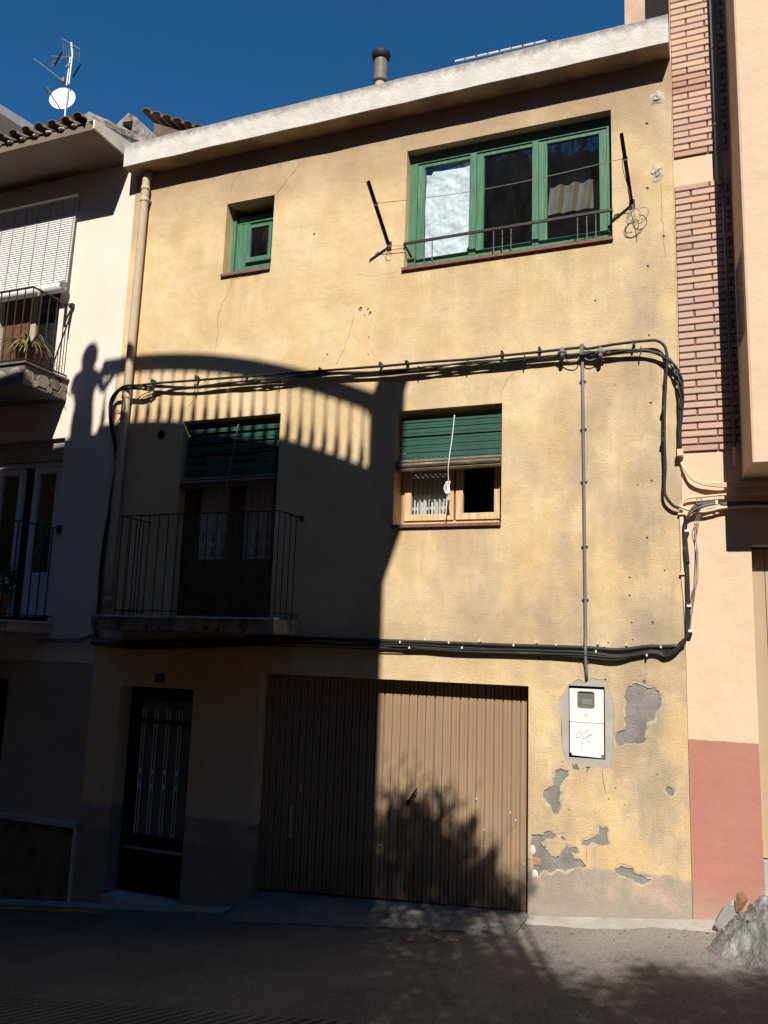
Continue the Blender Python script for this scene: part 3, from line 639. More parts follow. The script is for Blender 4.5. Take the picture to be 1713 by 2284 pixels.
# ================================================================== CREAM HOUSE (left)
ch_ = thing('cream_house', (-10.5, 0, -1.2), 'cream rendered house with tiled eave, stone-edged balcony and white shutter door at left edge', 'house')
LO = [rect(-9.75, -8.55, 6.09, 8.85), rect(-9.62, -8.20, 2.66, 5.24), rect(-10.4, -8.78, -1.6, 1.86)]
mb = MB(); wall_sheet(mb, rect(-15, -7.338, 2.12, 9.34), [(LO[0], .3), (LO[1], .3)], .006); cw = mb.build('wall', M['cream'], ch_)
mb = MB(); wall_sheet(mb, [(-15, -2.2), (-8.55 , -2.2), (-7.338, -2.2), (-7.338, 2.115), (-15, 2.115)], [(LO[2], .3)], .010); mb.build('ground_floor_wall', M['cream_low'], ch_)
mb = MB(); room(mb, -15, -7.342, -2.2, 9.4, 1.0, 9); mb.build('rear_walls', M['cream_low'], ch_)
mb = MB(); [room(mb, r[0][0]-.02, r[1][0]+.02, r[0][1]-.02, r[2][1]+.02, .305, .99) for r in LO]; mb.build('room', M['void'], ch_)
# dado of flat stones under a ledge
dz = .05
MB().box(-8.76, -7.40, -.012, .009, -1.4, dz).build('dado', M['stone_dark'], ch_)
MB().hexa([(-8.76, -.05, dz+.002), (-7.38, -.05, dz+.002), (-7.38, .009, dz+.002), (-8.76, .009, dz+.002), (-8.76, -.04, dz+.05), (-7.38, -.04, dz+.05), (-7.38, .009, dz+.07), (-8.76, .009, dz+.07)]).build('ledge', M['cream_low'], ch_)
MB().box(-7.40, -7.37, -.03, .009, -1.2, dz).build('corner_bead', M['cream'], ch_)
# eave slab and roof
EX = -7.47
mb = MB(); mb.hexa([(-15, -.80, 9.36), (EX, -.80, 9.36), (EX, .3, 9.33), (-15, .3, 9.33), (-15, -.80, 9.47), (EX, -.80, 9.47), (EX, .3, 9.62), (-15, .3, 9.62)])
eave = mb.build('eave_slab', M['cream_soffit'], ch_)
mb = MB(); mb.hexa([(EX+.001, -.81, 9.37), (EX+.03, -.81, 9.37), (EX+.03, .25, 9.34), (EX+.001, .25, 9.34), (EX+.001, -.81, 9.50), (EX+.03, -.81, 9.50), (EX+.03, .25, 9.66), (EX+.001, .25, 9.66)])
mb.build('verge_board', M['cream'], eave)
rz = lambda y: 9.53+.30*(y+.8)
mb = MB(); mb.hexa([(-15, -.8, 9.475), (EX-.02, -.8, 9.475), (EX-.02, 7, rz(7)-.05), (-15, 7, rz(7)-.05), (-15, -.8, 9.50), (EX-.02, -.8, 9.50), (EX-.02, 7, rz(7)), (-15, 7, rz(7))])
roofL = mb.build('roof', M['mortar_grey'], ch_)
# mortar verge, lumpy
mb = MB(); NN = 26
for i in range(NN+1):
    y_ = -.8+1.5*i/NN; k1 = .05*noise.noise((y_*5, 1, 2)); k2 = .05*noise.noise((y_*6, 7, 2))
    for x_, z_ in ((EX-.24, rz(y_)+.08+k1), (EX-.10, rz(y_)+.12+k2), (EX-.01, rz(y_)+.04+k1), (EX+.02, rz(y_)-.05+k2*.5), (EX+.005, rz(y_)-.12)): mb.v.append((x_, y_, z_))
for i in range(NN):
    for k in range(4): a = i*5+k; mb.face([a, a+1, a+6, a+5])
mb.face([0,1,2,3,4]); mb.build('verge_mortar', M['mortar_grey'], roofL)
def tile_mesh():
    mb = MB(); n = 8
    for y_, r_ in ((0, .095), (.46, .078)):
        for rr in (r_, r_-.014):
            for k in range(n+1): t = math.pi*k/n; mb.v.append((rr*math.cos(t), y_, rr*math.sin(t)*.8))
    m_ = n+1
    for k in range(n):
        mb.face([k, k+1, 2*m_+k+1, 2*m_+k]); mb.face([m_+k, 3*m_+k, 3*m_+k+1, m_+k+1]); mb.face([k, m_+k, m_+k+1, k+1]); mb.face([2*m_+k, 2*m_+k+1, 3*m_+k+1, 3*m_+k])
    return mb
tm = None
for cx_ in range(15):
    for ry_ in range(5):
        X_ = EX-.20-.235*cx_; Y_ = -.90+.38*ry_
        if tm is None: o = tile_mesh().build('tile', M['rooftile'], roofL, True); tm = o
        else: o = link(bpy.data.objects.new('tile', tm.data), roofL)
        o.location = (X_+random.uniform(-.008, .008), Y_+random.uniform(-.015, .015), rz(Y_)+.015+.012*(ry_ % 2)); o.rotation_euler = (math.atan(.30)+random.uniform(-.02, .02)-.03, 0, random.uniform(-.03, .03))
# rounded mortar stops under the tile ends
mb = MB(); mb.lathe([(0, -.018), (.05, -.014), (.06, 0), (.045, .016), (0, .02)], (0, 0, 0), 10); mo = None
for i in range(12):
    o = mb.build('mortar_stop', M['cream'], roofL, True) if mo is None else link(bpy.data.objects.new('mortar_stop', mo.data), roofL); mo = mo or o
    o.location = (EX-.32-.235*i, -.795, 9.478)
# squat concrete vent block on the party wall
gx0, gx1, gy0, gy1 = -7.92, -7.42, .12, .6
mb = MB(); wall_sheet(mb, [(gx0-.12, 9.5), (gx1+.16, 9.5), (gx1+.02, 9.98), (gx1-.12, 10.16), (gx0+.22, 10.28), (gx0-.02, 10.12)], [([(gx0+.10, 9.86), (gx0+.30, 9.86), (gx0+.32, 10.13), (gx0+.12, 10.15)], .3)], gy0)
n = len(mb.v); ol = [(gx0-.12, 9.5), (gx1+.16, 9.5), (gx1+.02, 9.98), (gx1-.12, 10.16), (gx0+.22, 10.28), (gx0-.02, 10.12)]
mb.v += [(x, gy0, z) for x, z in ol]+[(x, gy1, z) for x, z in ol]
for i in range(6): mb.face([n+i, n+6+i, n+6+(i+1) % 6, n+(i+1) % 6][::-1])
mb.face([n+11, n+10, n+9, n+8, n+7, n+6])
vb = mb.build('chimney', M['mortar_grey'], roofL)
MB().box(gx0+.08, gx0+.34, .40, .42, 9.8, 10.2).build('flue_back', M['black'], ch_)
# upper balcony with stone edging
MB().box(-13, -8.25, -.80, .005, 5.79, 6.075).build('balcony', M['stone_mortar'], ch_); ub = [o for o in ch_.children if o.name.startswith('balcony')][0]
MB().box(-13, -8.22, -.83, .005, 6.076, 6.10).build('floor_tile', M['stone_mortar'], ub)
def stone(c, nrm, r, seed):
    mb = MB(); N = 6; t = Vector((0, 1, 0)) if nrm == 'x' else Vector((1, 0, 0))
    for h, k in ((0, 1.), (.008, .93)):
        for i in range(N):
            a = 2*math.pi*i/N; rr = r*k*(1.05+.55*noise.noise((math.cos(a)*1.7, math.sin(a)*1.7, seed)))
            p = Vector(c)+t*rr*math.cos(a)*1.1+Vector((0, 0, 1))*rr*math.sin(a)*.9+(Vector((1, 0, 0)) if nrm == 'x' else Vector((0, -1, 0)))*h
            mb.v.append(tuple(p))
    for i in range(N): mb.face([i, (i+1) % N, N+(i+1) % N, N+i])
    mb.face([N+i for i in range(N)]); mb.build('stone', M['stone'], ub)
for i, (y_, z_, r_) in enumerate(((-.70, 5.93, .09), (-.47, 5.94, .115), (-.23, 5.97, .11), (-.07, 5.98, .075), (-.08, 5.85, .065), (-.33, 5.85, .05), (-.6, 5.84, .05))): stone((-8.249, y_, z_), 'x', r_, i*3.7)
for i in range(9): stone((-8.42-.26*i, -.801, 5.93+random.uniform(-.02, .02)), 'y', random.uniform(.09, .12), i*2.3+50)
ux, uy = -8.29, -.75
mb = MB(); mb.bar((-13, uy, 7.19), (ux, uy, 7.19), .03, .016); mb.bar((ux, uy, 7.19), (ux, .0, 7.205), .03, .016); mb.box(ux-.03, ux+.03, -.05, .004, 7.18, 7.25)
mb.bar((ux, -.12, 7.19), (ux, -.12, 6.85), .02, .02); mb.bar((ux, -.03, 7.16), (ux, -.14, 6.9), .02, .02); mb.build('handrail', M['iron'], ub)
mb = MB(); mb.bar((-13, uy, 6.16), (ux, uy, 6.16), .025, .016); mb.bar((ux, uy, 6.16), (ux, .0, 6.16), .025, .016); mb.build('bottom_rail', M['iron'], ub)
b1 = None
for p in [(ux-.145*i, uy) for i in range(22)]+[(ux, uy+.15*i) for i in range(1, 5)]:
    o = MB().tube([(0, 0, 6.10), (0, 0, 7.19)], .0085, 6).build('bar', M['iron'], ub) if b1 is None else link(bpy.data.objects.new('bar', b1.data), ub); b1 = b1 or o; o.location = (p[0], p[1], 0)
mb = MB(); frame(mb, -9.74, -8.56, 6.10, 8.84, .09, .12, .17); mb.box(-9.2, -9.1, .12, .17, 6.19, 8.75); ud = mb.build('balcony_door', M['cream_low'], ch_)
for a, b in ((-9.65, -9.2), (-9.1, -8.65)): pane(a, b, 6.19, 8.75, .14, M['glass_bal'], ud)
MB().box(-9.72, -9.2, .1, .118, 6.12, 8.8).build('shutter', M['wood_dark'], ud)
# lower french door, roller shutter, juliet balcony
mb = MB(); mb.box(-9.61, -9.50, .10, .18, 2.67, 4.93); mb.box(-8.29, -8.21, .10, .18, 2.67, 4.93); mb.box(-9.50, -8.29, .10, .18, 4.86, 4.93); ld = mb.build('french_door', M['white'], ch_)
for a, b in ((-9.49, -8.99), (-8.80, -8.30)):
    mb = MB(); frame(mb, a, b, 2.72, 4.85, .09, .11, .16, .62); mb.build('door_leaf', M['white'], ld); pane(a+.09, b-.09, 3.34, 4.76, .13, M['glass_clean'], ld)
sl_ = None
for i in range(7):
    o = MB().hexa([(-9.61, .06, 0), (-8.21, .06, 0), (-8.21, .075, 0), (-9.61, .075, 0), (-9.61, .066, .044), (-8.21, .066, .044), (-8.21, .075, .044), (-9.61, .075, .044)]).build('shutter_slat', M['cream_low'], ld) if sl_ is None else link(bpy.data.objects.new('shutter_slat', sl_.data), ld)
    sl_ = sl_ or o; o.location = (0, 0, 4.935+.045*i)
mb = MB(); mb.box(-13, -8.10, -.78, .005, 2.50, 2.62); lb = mb.build('balcony', M['cream_low'], ch_); MB().box(-13, -8.08, -.80, .005, 2.621, 2.65).build('edge_tile', M['marble'], lb)
lx, ly = -8.12, -.74
mb = MB(); mb.bar((-13, ly, 3.93), (lx, ly, 3.93), .03, .016); mb.bar((lx, ly, 3.93), (lx, .0, 3.93), .03, .016); mb.box(lx-.03, lx+.02, -.04, .004, 3.87, 3.98); mb.build('handrail', M['iron'], lb)
mb = MB(); mb.bar((-13, ly, 2.72), (lx, ly, 2.72), .025, .016); mb.bar((lx, ly, 2.72), (lx, .0, 2.72), .025, .016); mb.build('bottom_rail', M['iron'], lb); b2 = None
for p in [(lx-.15*i, ly) for i in range(20)]+[(lx, ly+.15*i) for i in range(1, 5)]:
    o = MB().tube([(0, 0, 2.65), (0, 0, 3.93)], .010, 6).build('bar', M['iron'], lb) if b2 is None else link(bpy.data.objects.new('bar', b2.data), lb); b2 = b2 or o; o.location = (p[0], p[1], 0)
sp = [(lx, ly+.35+(.075-.0055*k)*math.cos(k*.6), 3.32+(.075-.0055*k)*math.sin(k*.6)) for k in range(13)]
MB().tube(sp, .007, 6).build('scroll', M['iron'], lb)

# white slat blind hung in front of the upper balcony door
wb_ = thing('slat_blind', (-9.2, -.1, 7.5), 'white slatted roll-up blind half in sun above the balcony of the cream house', 'blind')
bz0, bz1, by_ = 7.50, 8.93, -.045; s0 = None; k = 0; zz = bz1
while zz > bz0:
    t = (bz1-zz)/(bz1-bz0)
    o = MB().hexa([(-10.6, -.008, 0), (-8.36, -.008, 0), (-8.36, .004, 0), (-10.6, .004, 0), (-10.6, .000, .027), (-8.36, .000, .027), (-8.36, .008, .027), (-10.6, .008, .027)]).build('slat', M['blind_white'], wb_) if s0 is None else link(bpy.data.objects.new('slat', s0.data), wb_)
    if s0 is not None: o.matrix_parent_inverse = Matrix.Translation(-wb_.location)
    s0 = s0 or o; o.location = (0, by_-.05*t, zz-.036); zz -= .037
sp = [(-8.40+.02*math.sin(j), by_-.10+(.02+.0045*j)*math.cos(j*.55), bz0-.02+(.02+.0045*j)*math.sin(j*.55)) for j in range(18)]
mb = MB(); mb.tube([(-10.6, by_-.10, bz0-.03), (-8.36, by_-.10, bz0-.03)], .075, 14); mb.build('rolled_slats', M['blind_white'], wb_, True)
mb = MB(); mb.tube([(q[0]*0-8.352, q[1], q[2]-.01) for q in sp], .006, 5); mb.build('roll_edge', M['iron_grey'], wb_)
mb = MB(); [mb.bar((x_, by_-.012, bz1), (x_, by_-.064, bz0), .006, .006) for x_ in [-10.5+.235*i for i in range(10)]]; mb.build('ladder_cord', M['cable_grey'], wb_)
MB().tube([(-8.72, by_-.2, bz0+.05), (-8.72, by_-.2, bz0-.16)], .006, 6).build('pull_cord', M['cable_white'], wb_)
MB().box(-10.62, -8.34, -.12, -.004, bz1+.002, bz1+.03).build('head_rail', M['blind_white'], wb_)

# potted plants
def pot_plant(name, base, r, h, label, leafm, n, L, tip=None, droop=1., wid=.018):
    t = thing(name, base, label, 'plant'); b = Vector(base)
    MB().lathe([(r*.72, 0), (r*.95, h*.82), (r*1.08, h*.83), (r*1.08, h), (r*.95, h), (r*.9, h*.9), (0, h*.9)], b, 20).build('pot', M['clay'], t, True)
    mb = MB()
    for i in range(n):
        a = random.uniform(0, 2*math.pi); l = L*random.uniform(.55, 1.15); up = random.uniform(.45, 1.1); p = b+Vector((0, 0, h*.9)); segs = 5; pr = []
        for s in range(segs+1):
            u = s/segs; rr = l*u*.9; zz = l*(up*u-droop*1.15*u*u)
            pr.append(p+Vector((math.cos(a)*(rr+r*.3), math.sin(a)*(rr+r*.3), zz)))
        sd = Vector((-math.sin(a), math.cos(a), 0)); k0 = len(mb.v)
        for s, q in enumerate(pr):
            w_ = wid*(1-s/segs*.85)*random.uniform(.8, 1.1); mb.v += [tuple(q-sd*w_), tuple(q+sd*w_)]
        for s in range(segs): mb.face([k0+2*s, k0+2*s+1, k0+2*s+3, k0+2*s+2], 1 if (tip and (s >= 3 and i % 3 == 0)) else 0)
    mb.build('leaves', [leafm, tip or leafm], t); return t
pot_plant('potted_spider_plant', (-8.50, -.52, 6.10), .19, .36, 'terracotta pot of arching striped leaves on the upper balcony', M['spider'], 95, .42, M['spider_tip'])
t = thing('potted_bush', (-8.62, -.5, 2.65), 'dark leafy potted bush on the lower left balcony', 'plant')
MB().lathe([(.12, 0), (.17, .26), (.19, .27), (.19, .33), (0, .3)], (-8.62, -.5, 2.65), 16).build('pot', M['clay'], t, True)
mb = MB()
for i in range(420):
    p = Vector((random.gauss(0, 1), random.gauss(0, 1), random.gauss(0, 1))).normalized()*random.uniform(.4, 1)**.5*.26*random.uniform(.7, 1.1); p += Vector((-8.60, -.5, 3.15)); a = Vector((random.gauss(0, 1), random.gauss(0, 1), random.gauss(0, 1))).normalized()*.028; b = a.orthogonal().normalized()*.016; k0 = len(mb.v)
    mb.v += [tuple(p-a), tuple(p-b), tuple(p+a), tuple(p+b)]; mb.face([k0, k0+1, k0+2, k0+3])
mb.build('leaves', M['basil'], t)
# ================================================================== PEACH HOUSE (right)
ph = thing('peach_house', (4, 0, 0), 'peach rendered house with brick pilaster, projecting bay and pink dado at right', 'house')
PY = .02
mb = MB(); wall_sheet(mb, rect(.003, 9, -1, 13), [(rect(.635, 3.2, -.5, 3.57), .30)], PY); pw = mb.build('wall', M['peach'], ph)
mb = MB(); room(mb, .02, 9, -1, 13, .9, 9); mb.build('rear_walls', M['peach_rear'], ph)
mb = MB(); mb.v += [(.003, PY, -1), (.003, PY, 13), (.003, 3, 13), (.003, 3, -1)]; mb.face([0, 1, 2, 3]); mb.build('party_wall', M['peach_rear'], ph)
MB().box(-.57, .001, 1.0, 4, 9.3, 13).build('stair_head', M['peach_rear'], ph)
mb = MB(); room(mb, .62, 3.22, -.5, 3.6, .325, .89); mb.build('room', M['void'], ph)
# pink dado, a thin coat proud of the wall
dd_ = [(.004, -.6), (.634, -.6)]+[(.634-.63*i/24, 1.667+random.uniform(-.004, .004)) for i in range(25)]
mb = MB(); wall_sheet(mb, dd_, [], PY-.006); mb.build('dado', M['pink'], ph)
# brick pilaster: every brick a piece
def bricks(z0, z1):
    MB().box(.012, .625, PY-.004, PY-.001, z0, z1).build('brick_bed', M['brick_joint'], pw)
    n = round((z1-z0)/.0772); p = (z1-z0)/n
    for i in range(n):
        za = z0+i*p+.007; zb = z0+(i+1)*p-.007; A = i % 2
        cuts = [.010, .178, .545, .624] if A else [.010, .368, .624]
        for a, b in zip(cuts, cuts[1:]):
            jx = random.uniform(-.004, .004); pr = random.uniform(-.003, .004)
            mb = MB(); x0_, x1_ = a+.004+jx*(a > .04), b-.008+jx
            y0_ = PY-.024-pr; r = .004
            mb.hexa([(x0_, PY-.004, za), (x1_, PY-.004, za), (x1_, PY-.002, za), (x0_, PY-.002, za), (x0_, PY-.004, zb), (x1_, PY-.004, zb), (x1_, PY-.002, zb), (x0_, PY-.002, zb)])
            mb.v = [(x0_, PY-.003, za), (x1_, PY-.003, za), (x1_, PY-.003, zb), (x0_, PY-.003, zb), (x0_+r, y0_, za+r), (x1_-r, y0_+random.uniform(-.002, .002), za+r+random.uniform(-.001, .002)), (x1_-r, y0_, zb-r), (x0_+r, y0_, zb-r)]
            mb.f = [[4,5,6,7],[0,1,5,4],[1,2,6,5],[2,3,7,6],[3,0,4,7]]; mb.m = [0]*5
            mb.build('brick', M['brick'], pw)
bricks(7.86, 11.0); bricks(4.545, 7.53)
# projecting bay
BF = -.72
mb = MB(); cyl = [(.575, PY), (.640, BF+.03), (.648, BF+.008), (.668, BF)]
zb_, zt_ = 4.245, 13.
for x_, y_ in cyl+[(6, BF), (6, PY)]: mb.v += [(x_, y_, zb_), (x_, y_, zt_)]
nn = len(cyl)+2
for i in range(nn-1): mb.face([2*i+1, 2*i, 2*i+2, 2*i+3][::-1])
mb.face([2*i for i in range(nn)][::-1]); mb.face([2*i+1 for i in range(nn)])
bay = mb.build('bay', M['peach'], ph)
mb = MB(); q = [(.5905, PY-.14), (.6355, BF+.10)]
mb.hexa([(q[0][0]-.004, q[0][1], 5.55), (q[1][0]-.004, q[1][1], 5.55), (q[1][0]+.03, q[1][1], 5.55), (q[0][0]+.03, q[0][1], 5.55), (q[0][0]-.004, q[0][1], 6.4), (q[1][0]-.004, q[1][1], 6.4), (q[1][0]+.03, q[1][1], 6.4), (q[0][0]+.03, q[0][1], 6.4)])
bw = mb.build('side_window', M['meter_glass'], bay)
# beige slat door in its recess, stone threshold
dl = None
for i in range(11):
    xa = .64+.12*i
    o = MB().hexa([(0, .20, .60), (.114, .20, .60), (.114, .23, .60), (0, .23, .60), (0, .20, 3.55), (.114, .20, 3.55), (.114, .23, 3.55), (0, .23, 3.55)]).build('garage_door' if dl is None else 'door_slat', M['door_beige'], ph if dl is None else dl)
    if dl is None: dl = o; o.location = (0, 0, 0); o.data.transform(Matrix.Translation((xa, 0, 0)))
    else: o.location = (xa-.0, 0, 0); o.location.x = xa
MB().box(.642, 3.19, .235, .25, -.4, 3.56).build('backing', M['dark_metal'], dl)
MB().box(.640, 3.195, .10, .30, -.4, .585).build('threshold', M['concrete'], ph)

# ================================================================== FAR ROOFS
t = thing('grey_apartment_block', (-16, 6, 0), 'grey block with flat overhanging roof behind the cream house, top left', 'building')
MB().box(-22, -17, 4.6, 9, -2, 13.7).build('wall', M['far_wall'], t)
mb = MB(); mb.hexa([(-24, 2.4, 13.72), (-14, 2.4, 13.72), (-14, 9, 14.25), (-24, 9, 14.25), (-24, 2.4, 13.90), (-14, 2.4, 13.88), (-14, 9, 14.72), (-24, 9, 14.75)]); mb.build('roof_slab', M['far_wall'], t)
t = thing('tiled_back_roof', (-8.4, 2.5, 9), 'brown tiled gable roof peeking over the white fascia beside the vent block', 'roof')
MB().hexa([(-8.80, 2.0, 9.5), (-7.4, 2.0, 9.5), (-7.4, 3.5, 9.5), (-8.80, 3.5, 9.5), (-8.80, 2.02, 11.60), (-7.6, 2.02, 11.02), (-7.6, 3.5, 11.02), (-8.80, 3.5, 11.60)]).build('gable_wall', M['rooftile'], t)
tb = None
for i in range(9):
    o = tile_mesh().build('tile', M['rooftile'], t, True) if tb is None else link(bpy.data.objects.new('tile', tb.data), t)
    if tb is not None: o.matrix_parent_inverse = Matrix.Translation(-t.location)
    tb = tb or o; x_ = -9.02+.23*i; o.location = (x_+.1, 1.92, 11.74-.50*(x_+8.95)+.0); o.rotation_euler = (0, .46, 0); o.scale = (1.3, 2.2, 1.1)

# ================================================================== OPPOSITE HOUSE, TERRACE, PERSON, TREE (behind the viewer; they cast the shade)
op = thing('terrace_house', (-6, -12, 0), 'tall house across the street with bowed balustraded roof terrace', 'building')
ZR = 15.18; ZF = 14.07
def bow(xs):                       # rail line in plan, from the line of its shadow on the facade
    dd = 8.90+.060*(xs+7.26)**2; return Vector((xs+.33*dd, -dd, 0))
WY = -9.95; CX = -3.26+.33*9.95
mb = MB(); mb.box(-11.2, CX, -16, WY, -1.5, 13.25); ow = mb.build('wall', M['opp'], op)
mb = MB(); mb.hexa([(-11.2, -16, 13.25), (CX, -16, 13.25), (CX, WY, 13.25), (-11.2, WY, 13.25), (-11.3, -16, 13.62), (CX+.16, -16, 13.62), (CX+.16, WY+.16, 13.62), (-11.3, WY+.16, 13.62)]); mb.build('cornice', M['balustrade'], op)
XS = [-11.15+.1*i for i in range(79)]
mb = MB(); out = [bow(x) for x in XS]
for p in out: mb.v += [(p.x, p.y+.10, 13.62), (p.x, p.y+.12, ZF), (p.x, -16, ZF), (p.x, -16, 13.62)]
for i in range(len(out)-1):
    for k in range(4): a = i*4+k; b = i*4+(k+1) % 4; mb.face([a, a+4, b+4, b])
mb.face([0,1,2,3]); mb.face([len(out)*4-4+k for k in (3,2,1,0)]); terr = mb.build('terrace', M['balustrade'], op)
def ribbon(z0, z1, w):
    mb = MB(); out = [bow(-3.35-.1*i) for i in range(44)][::-1]
    for p in out: mb.v += [(p.x, p.y+w, z0), (p.x, p.y+w, z1), (p.x, p.y-w, z1), (p.x, p.y-w, z0)]
    for i in range(len(out)-1):
        for k in range(4): a = i*4+k; b = i*4+(k+1) % 4; mb.face([a, a+4, b+4, b])
    mb.face([0,1,2,3]); mb.face([len(out)*4-4+k for k in (3,2,1,0)]); return mb
ribbon(ZR-.12, ZR, .07).build('handrail', M['balustrade'], terr); ribbon(ZF-.0, ZF+.13, .10).build('plinth', M['balustrade'], terr)
bm_ = None; xs_ = -3.60
while xs_ > -7.68:
    p = bow(xs_)
    o = MB().lathe([(.034, ZF+.12), (.034, ZF+.15), (.02, ZF+.17), (.028, ZF+.22), (.041, ZF+.29), (.037, ZF+.37), (.024, ZF+.47), (.015, ZF+.60), (.012, ZF+.78), (.014, ZF+.88), (.024, ZF+.95), (.036, ZR-.11)], (0, 0, 0), 12).build('baluster', M['balustrade'], terr, True) if bm_ is None else link(bpy.data.objects.new('baluster', bm_.data), terr)
    bm_ = bm_ or o; o.location = (p.x, p.y, 0); xs_ -= .168+.0065*(-3.6-xs_)
p = bow(-3.29)
mb = MB(); mb.box(p.x-.17, p.x+.17, p.y-.17, p.y+.17, 13.5, ZR+.06); mb.box(p.x-.2, p.x+.2, p.y-.2, p.y+.2, ZR+.06, ZR+.12); mb.build('pier', M['balustrade'], terr)
p = bow(-7.95); mb = MB(); mb.box(p.x-.1, p.x+.1, p.y-.1, p.y+.1, 13.7, ZR-.35); mb.build('pier', M['balustrade'], terr)
for fl in range(4):
    for i in range(4):
        a = -10.3+2.6*i; z_ = 1.2+3.1*fl
        if z_ > 12: continue
        mb = MB(); frame(mb, a, a+1.1, z_, z_+1.7, .09, WY-.01, WY+.05); o = mb.build('window', M['wood_dark'], op); MB().box(a+.09, a+1.01, WY+.002, WY+.012, z_+.09, z_+1.61).build('pane', M['meter_glass'], o)

# unseen houses added to cut sky light and bounce in the shaded street
def block(name, x0, x1, y0, y1, z1, label, rows, cols, face='y'):
    t = thing(name, ((x0+x1)/2, (y0+y1)/2, 0), label, 'building'); MB().box(x0, x1, y0, y1, -4, z1).build('wall', M['opp'], t)
    MB().box(x0-.2, x1+.2, y0-.2, y1+.2, z1+.001, z1+.25).build('roof_slab', M['balustrade'], t)
    for r_ in range(rows):
        for c_ in range(cols):
            a = x0+(x1-x0)*(c_+.5)/cols-.5; z_ = 1.4+3.1*r_; mb = MB(); frame(mb, a, a+1.0, z_, z_+1.5, .08, y1-.01, y1+.05); o = mb.build('window', M['wood_dark'], t); MB().box(a+.08, a+.92, y1+.002, y1+.012, z_+.08, z_+1.42).build('pane', M['meter_glass'], o)
block('sky_blocking_house', -26, -11.5, -18, -10, 17, 'tall plain house added out of view left of the terrace house to block sky light', 4, 5)
block('sky_blocking_house', 7.3, 15.3, -17.5, -9.6, 16, 'tall plain house added out of view across the alley to block sky light', 4, 4)
block('sky_blocking_house', -14, 1.4, -27, -16.3, 14.6, 'plain block added out of view behind the terrace house to block sky light', 4, 5)
block('sky_blocking_house', 1.8, 14, -30, -16.5, 11.5, 'low house added out of view behind the tree to block sky light', 3, 4)
block('sky_blocking_house', -40, -25, -9.4, 6, 14, 'house added out of view at the lower street end to block sky light', 3, 4)
block('sky_blocking_house', 15.5, 27, -9.2, 6, 14, 'house added out of view at the upper street end to block sky light', 3, 4)
# person at the rail
def person():
    base = Vector((0, 0, 0)); sx = -7.93; dd = 9.54
    cx, cy = sx+.33*dd, -dd
    J = {'pel': (0, 0, .92), 'belly': (0, .02, 1.08), 'chest': (0, .06, 1.30), 'neck': (.0, .09, 1.44), 'head': (0, .13, 1.53), 'crown': (0, .13, 1.64),
         'lhip': (-.10, 0, .88), 'lkn': (-.12, .04, .48), 'lank': (-.12, -.02, .08), 'lto': (-.13, .14, .03),
         'rhip': (.10, 0, .88), 'rkn': (.11, .06, .48), 'rank': (.12, .0, .08), 'rto': (.13, .16, .03),
         'lsh': (-.19, .06, 1.37), 'lel': (-.25, .14, 1.10), 'lwr': (-.12, .40, 1.13), 'lhd': (-.06, .47, 1.14),
         'rsh': (.19, .06, 1.37), 'rel': (.24, .16, 1.08), 'rwr': (.30, .38, 1.02), 'rhd': (.33, .45, 1.03)}
    rad = {'pel': .15, 'belly': .135, 'chest': .15, 'neck': .058, 'head': .088, 'crown': .07, 'lhip': .095, 'rhip': .095, 'lkn': .06, 'rkn': .06, 'lank': .042, 'rank': .042, 'lto': .035, 'rto': .035, 'lsh': .065, 'rsh': .065, 'lel': .046, 'rel': .046, 'lwr': .032, 'rwr': .032, 'lhd': .034, 'rhd': .034}
    E = [('pel','belly'),('belly','chest'),('chest','neck'),('neck','head'),('head','crown'),('pel','lhip'),('lhip','lkn'),('lkn','lank'),('lank','lto'),('pel','rhip'),('rhip','rkn'),('rkn','rank'),('rank','rto'),('chest','lsh'),('lsh','lel'),('lel','lwr'),('lwr','lhd'),('chest','rsh'),('rsh','rel'),('rel','rwr'),('rwr','rhd')]
    for s, hd in (('l', 'lhd'), ('r', 'rhd')):
        b = Vector(J[hd])
        for k in range(5):
            ang = (k-2)*.32; n_ = f'{s}f{k}'; J[n_+'a'] = tuple(b+Vector((math.sin(ang)*.05, math.cos(ang)*.05, .005))); J[n_+'b'] = tuple(b+Vector((math.sin(ang)*.085, math.cos(ang)*.085, -.02)))
            rad[n_+'a'] = .010; rad[n_+'b'] = .008; E += [(hd, n_+'a'), (n_+'a', n_+'b')]
    names = list(J); me = bpy.data.meshes.new('person'); me.from_pydata([J[n] for n in names], [(names.index(a), names.index(b)) for a, b in E], [])
    o = bpy.data.objects.new('person', me); col.objects.link(o); o.location = (cx, cy, ZF); o.scale = (1.1, 1.1, 1.1)
    sk = o.modifiers.new('skin', 'SKIN'); 
    for i, n in enumerate(names):
        v = me.skin_vertices[0].data[i]; v.radius = (rad[n], rad[n]); v.use_root = (n == 'pel')
    su = o.modifiers.new('sub', 'SUBSURF'); su.levels = su.render_levels = 2
    s = NT('person_clothes'); X_, Y_, Z_ = s.xyz()
    c = s.mix(s.ramp(Z_, .93, .95), (.03, .04, .08), (.35, .12, .10)); c = s.mix(s.ramp(Z_, 1.42, 1.43), c, (.50, .30, .22)); me.materials.append(s.out(c, .85, .2))
    tag(o, 'person in red top and dark trousers standing at the terrace balustrade across the street', 'person')
    mb = MB(); mb.lathe([(0, 1.42), (.09, 1.46), (.125, 1.56), (.128, 1.64), (.10, 1.71), (.05, 1.75), (0, 1.76)], (0, .10, 0), 14); h = mb.build('hair', M['soot'], None, True); h.parent = o
person()

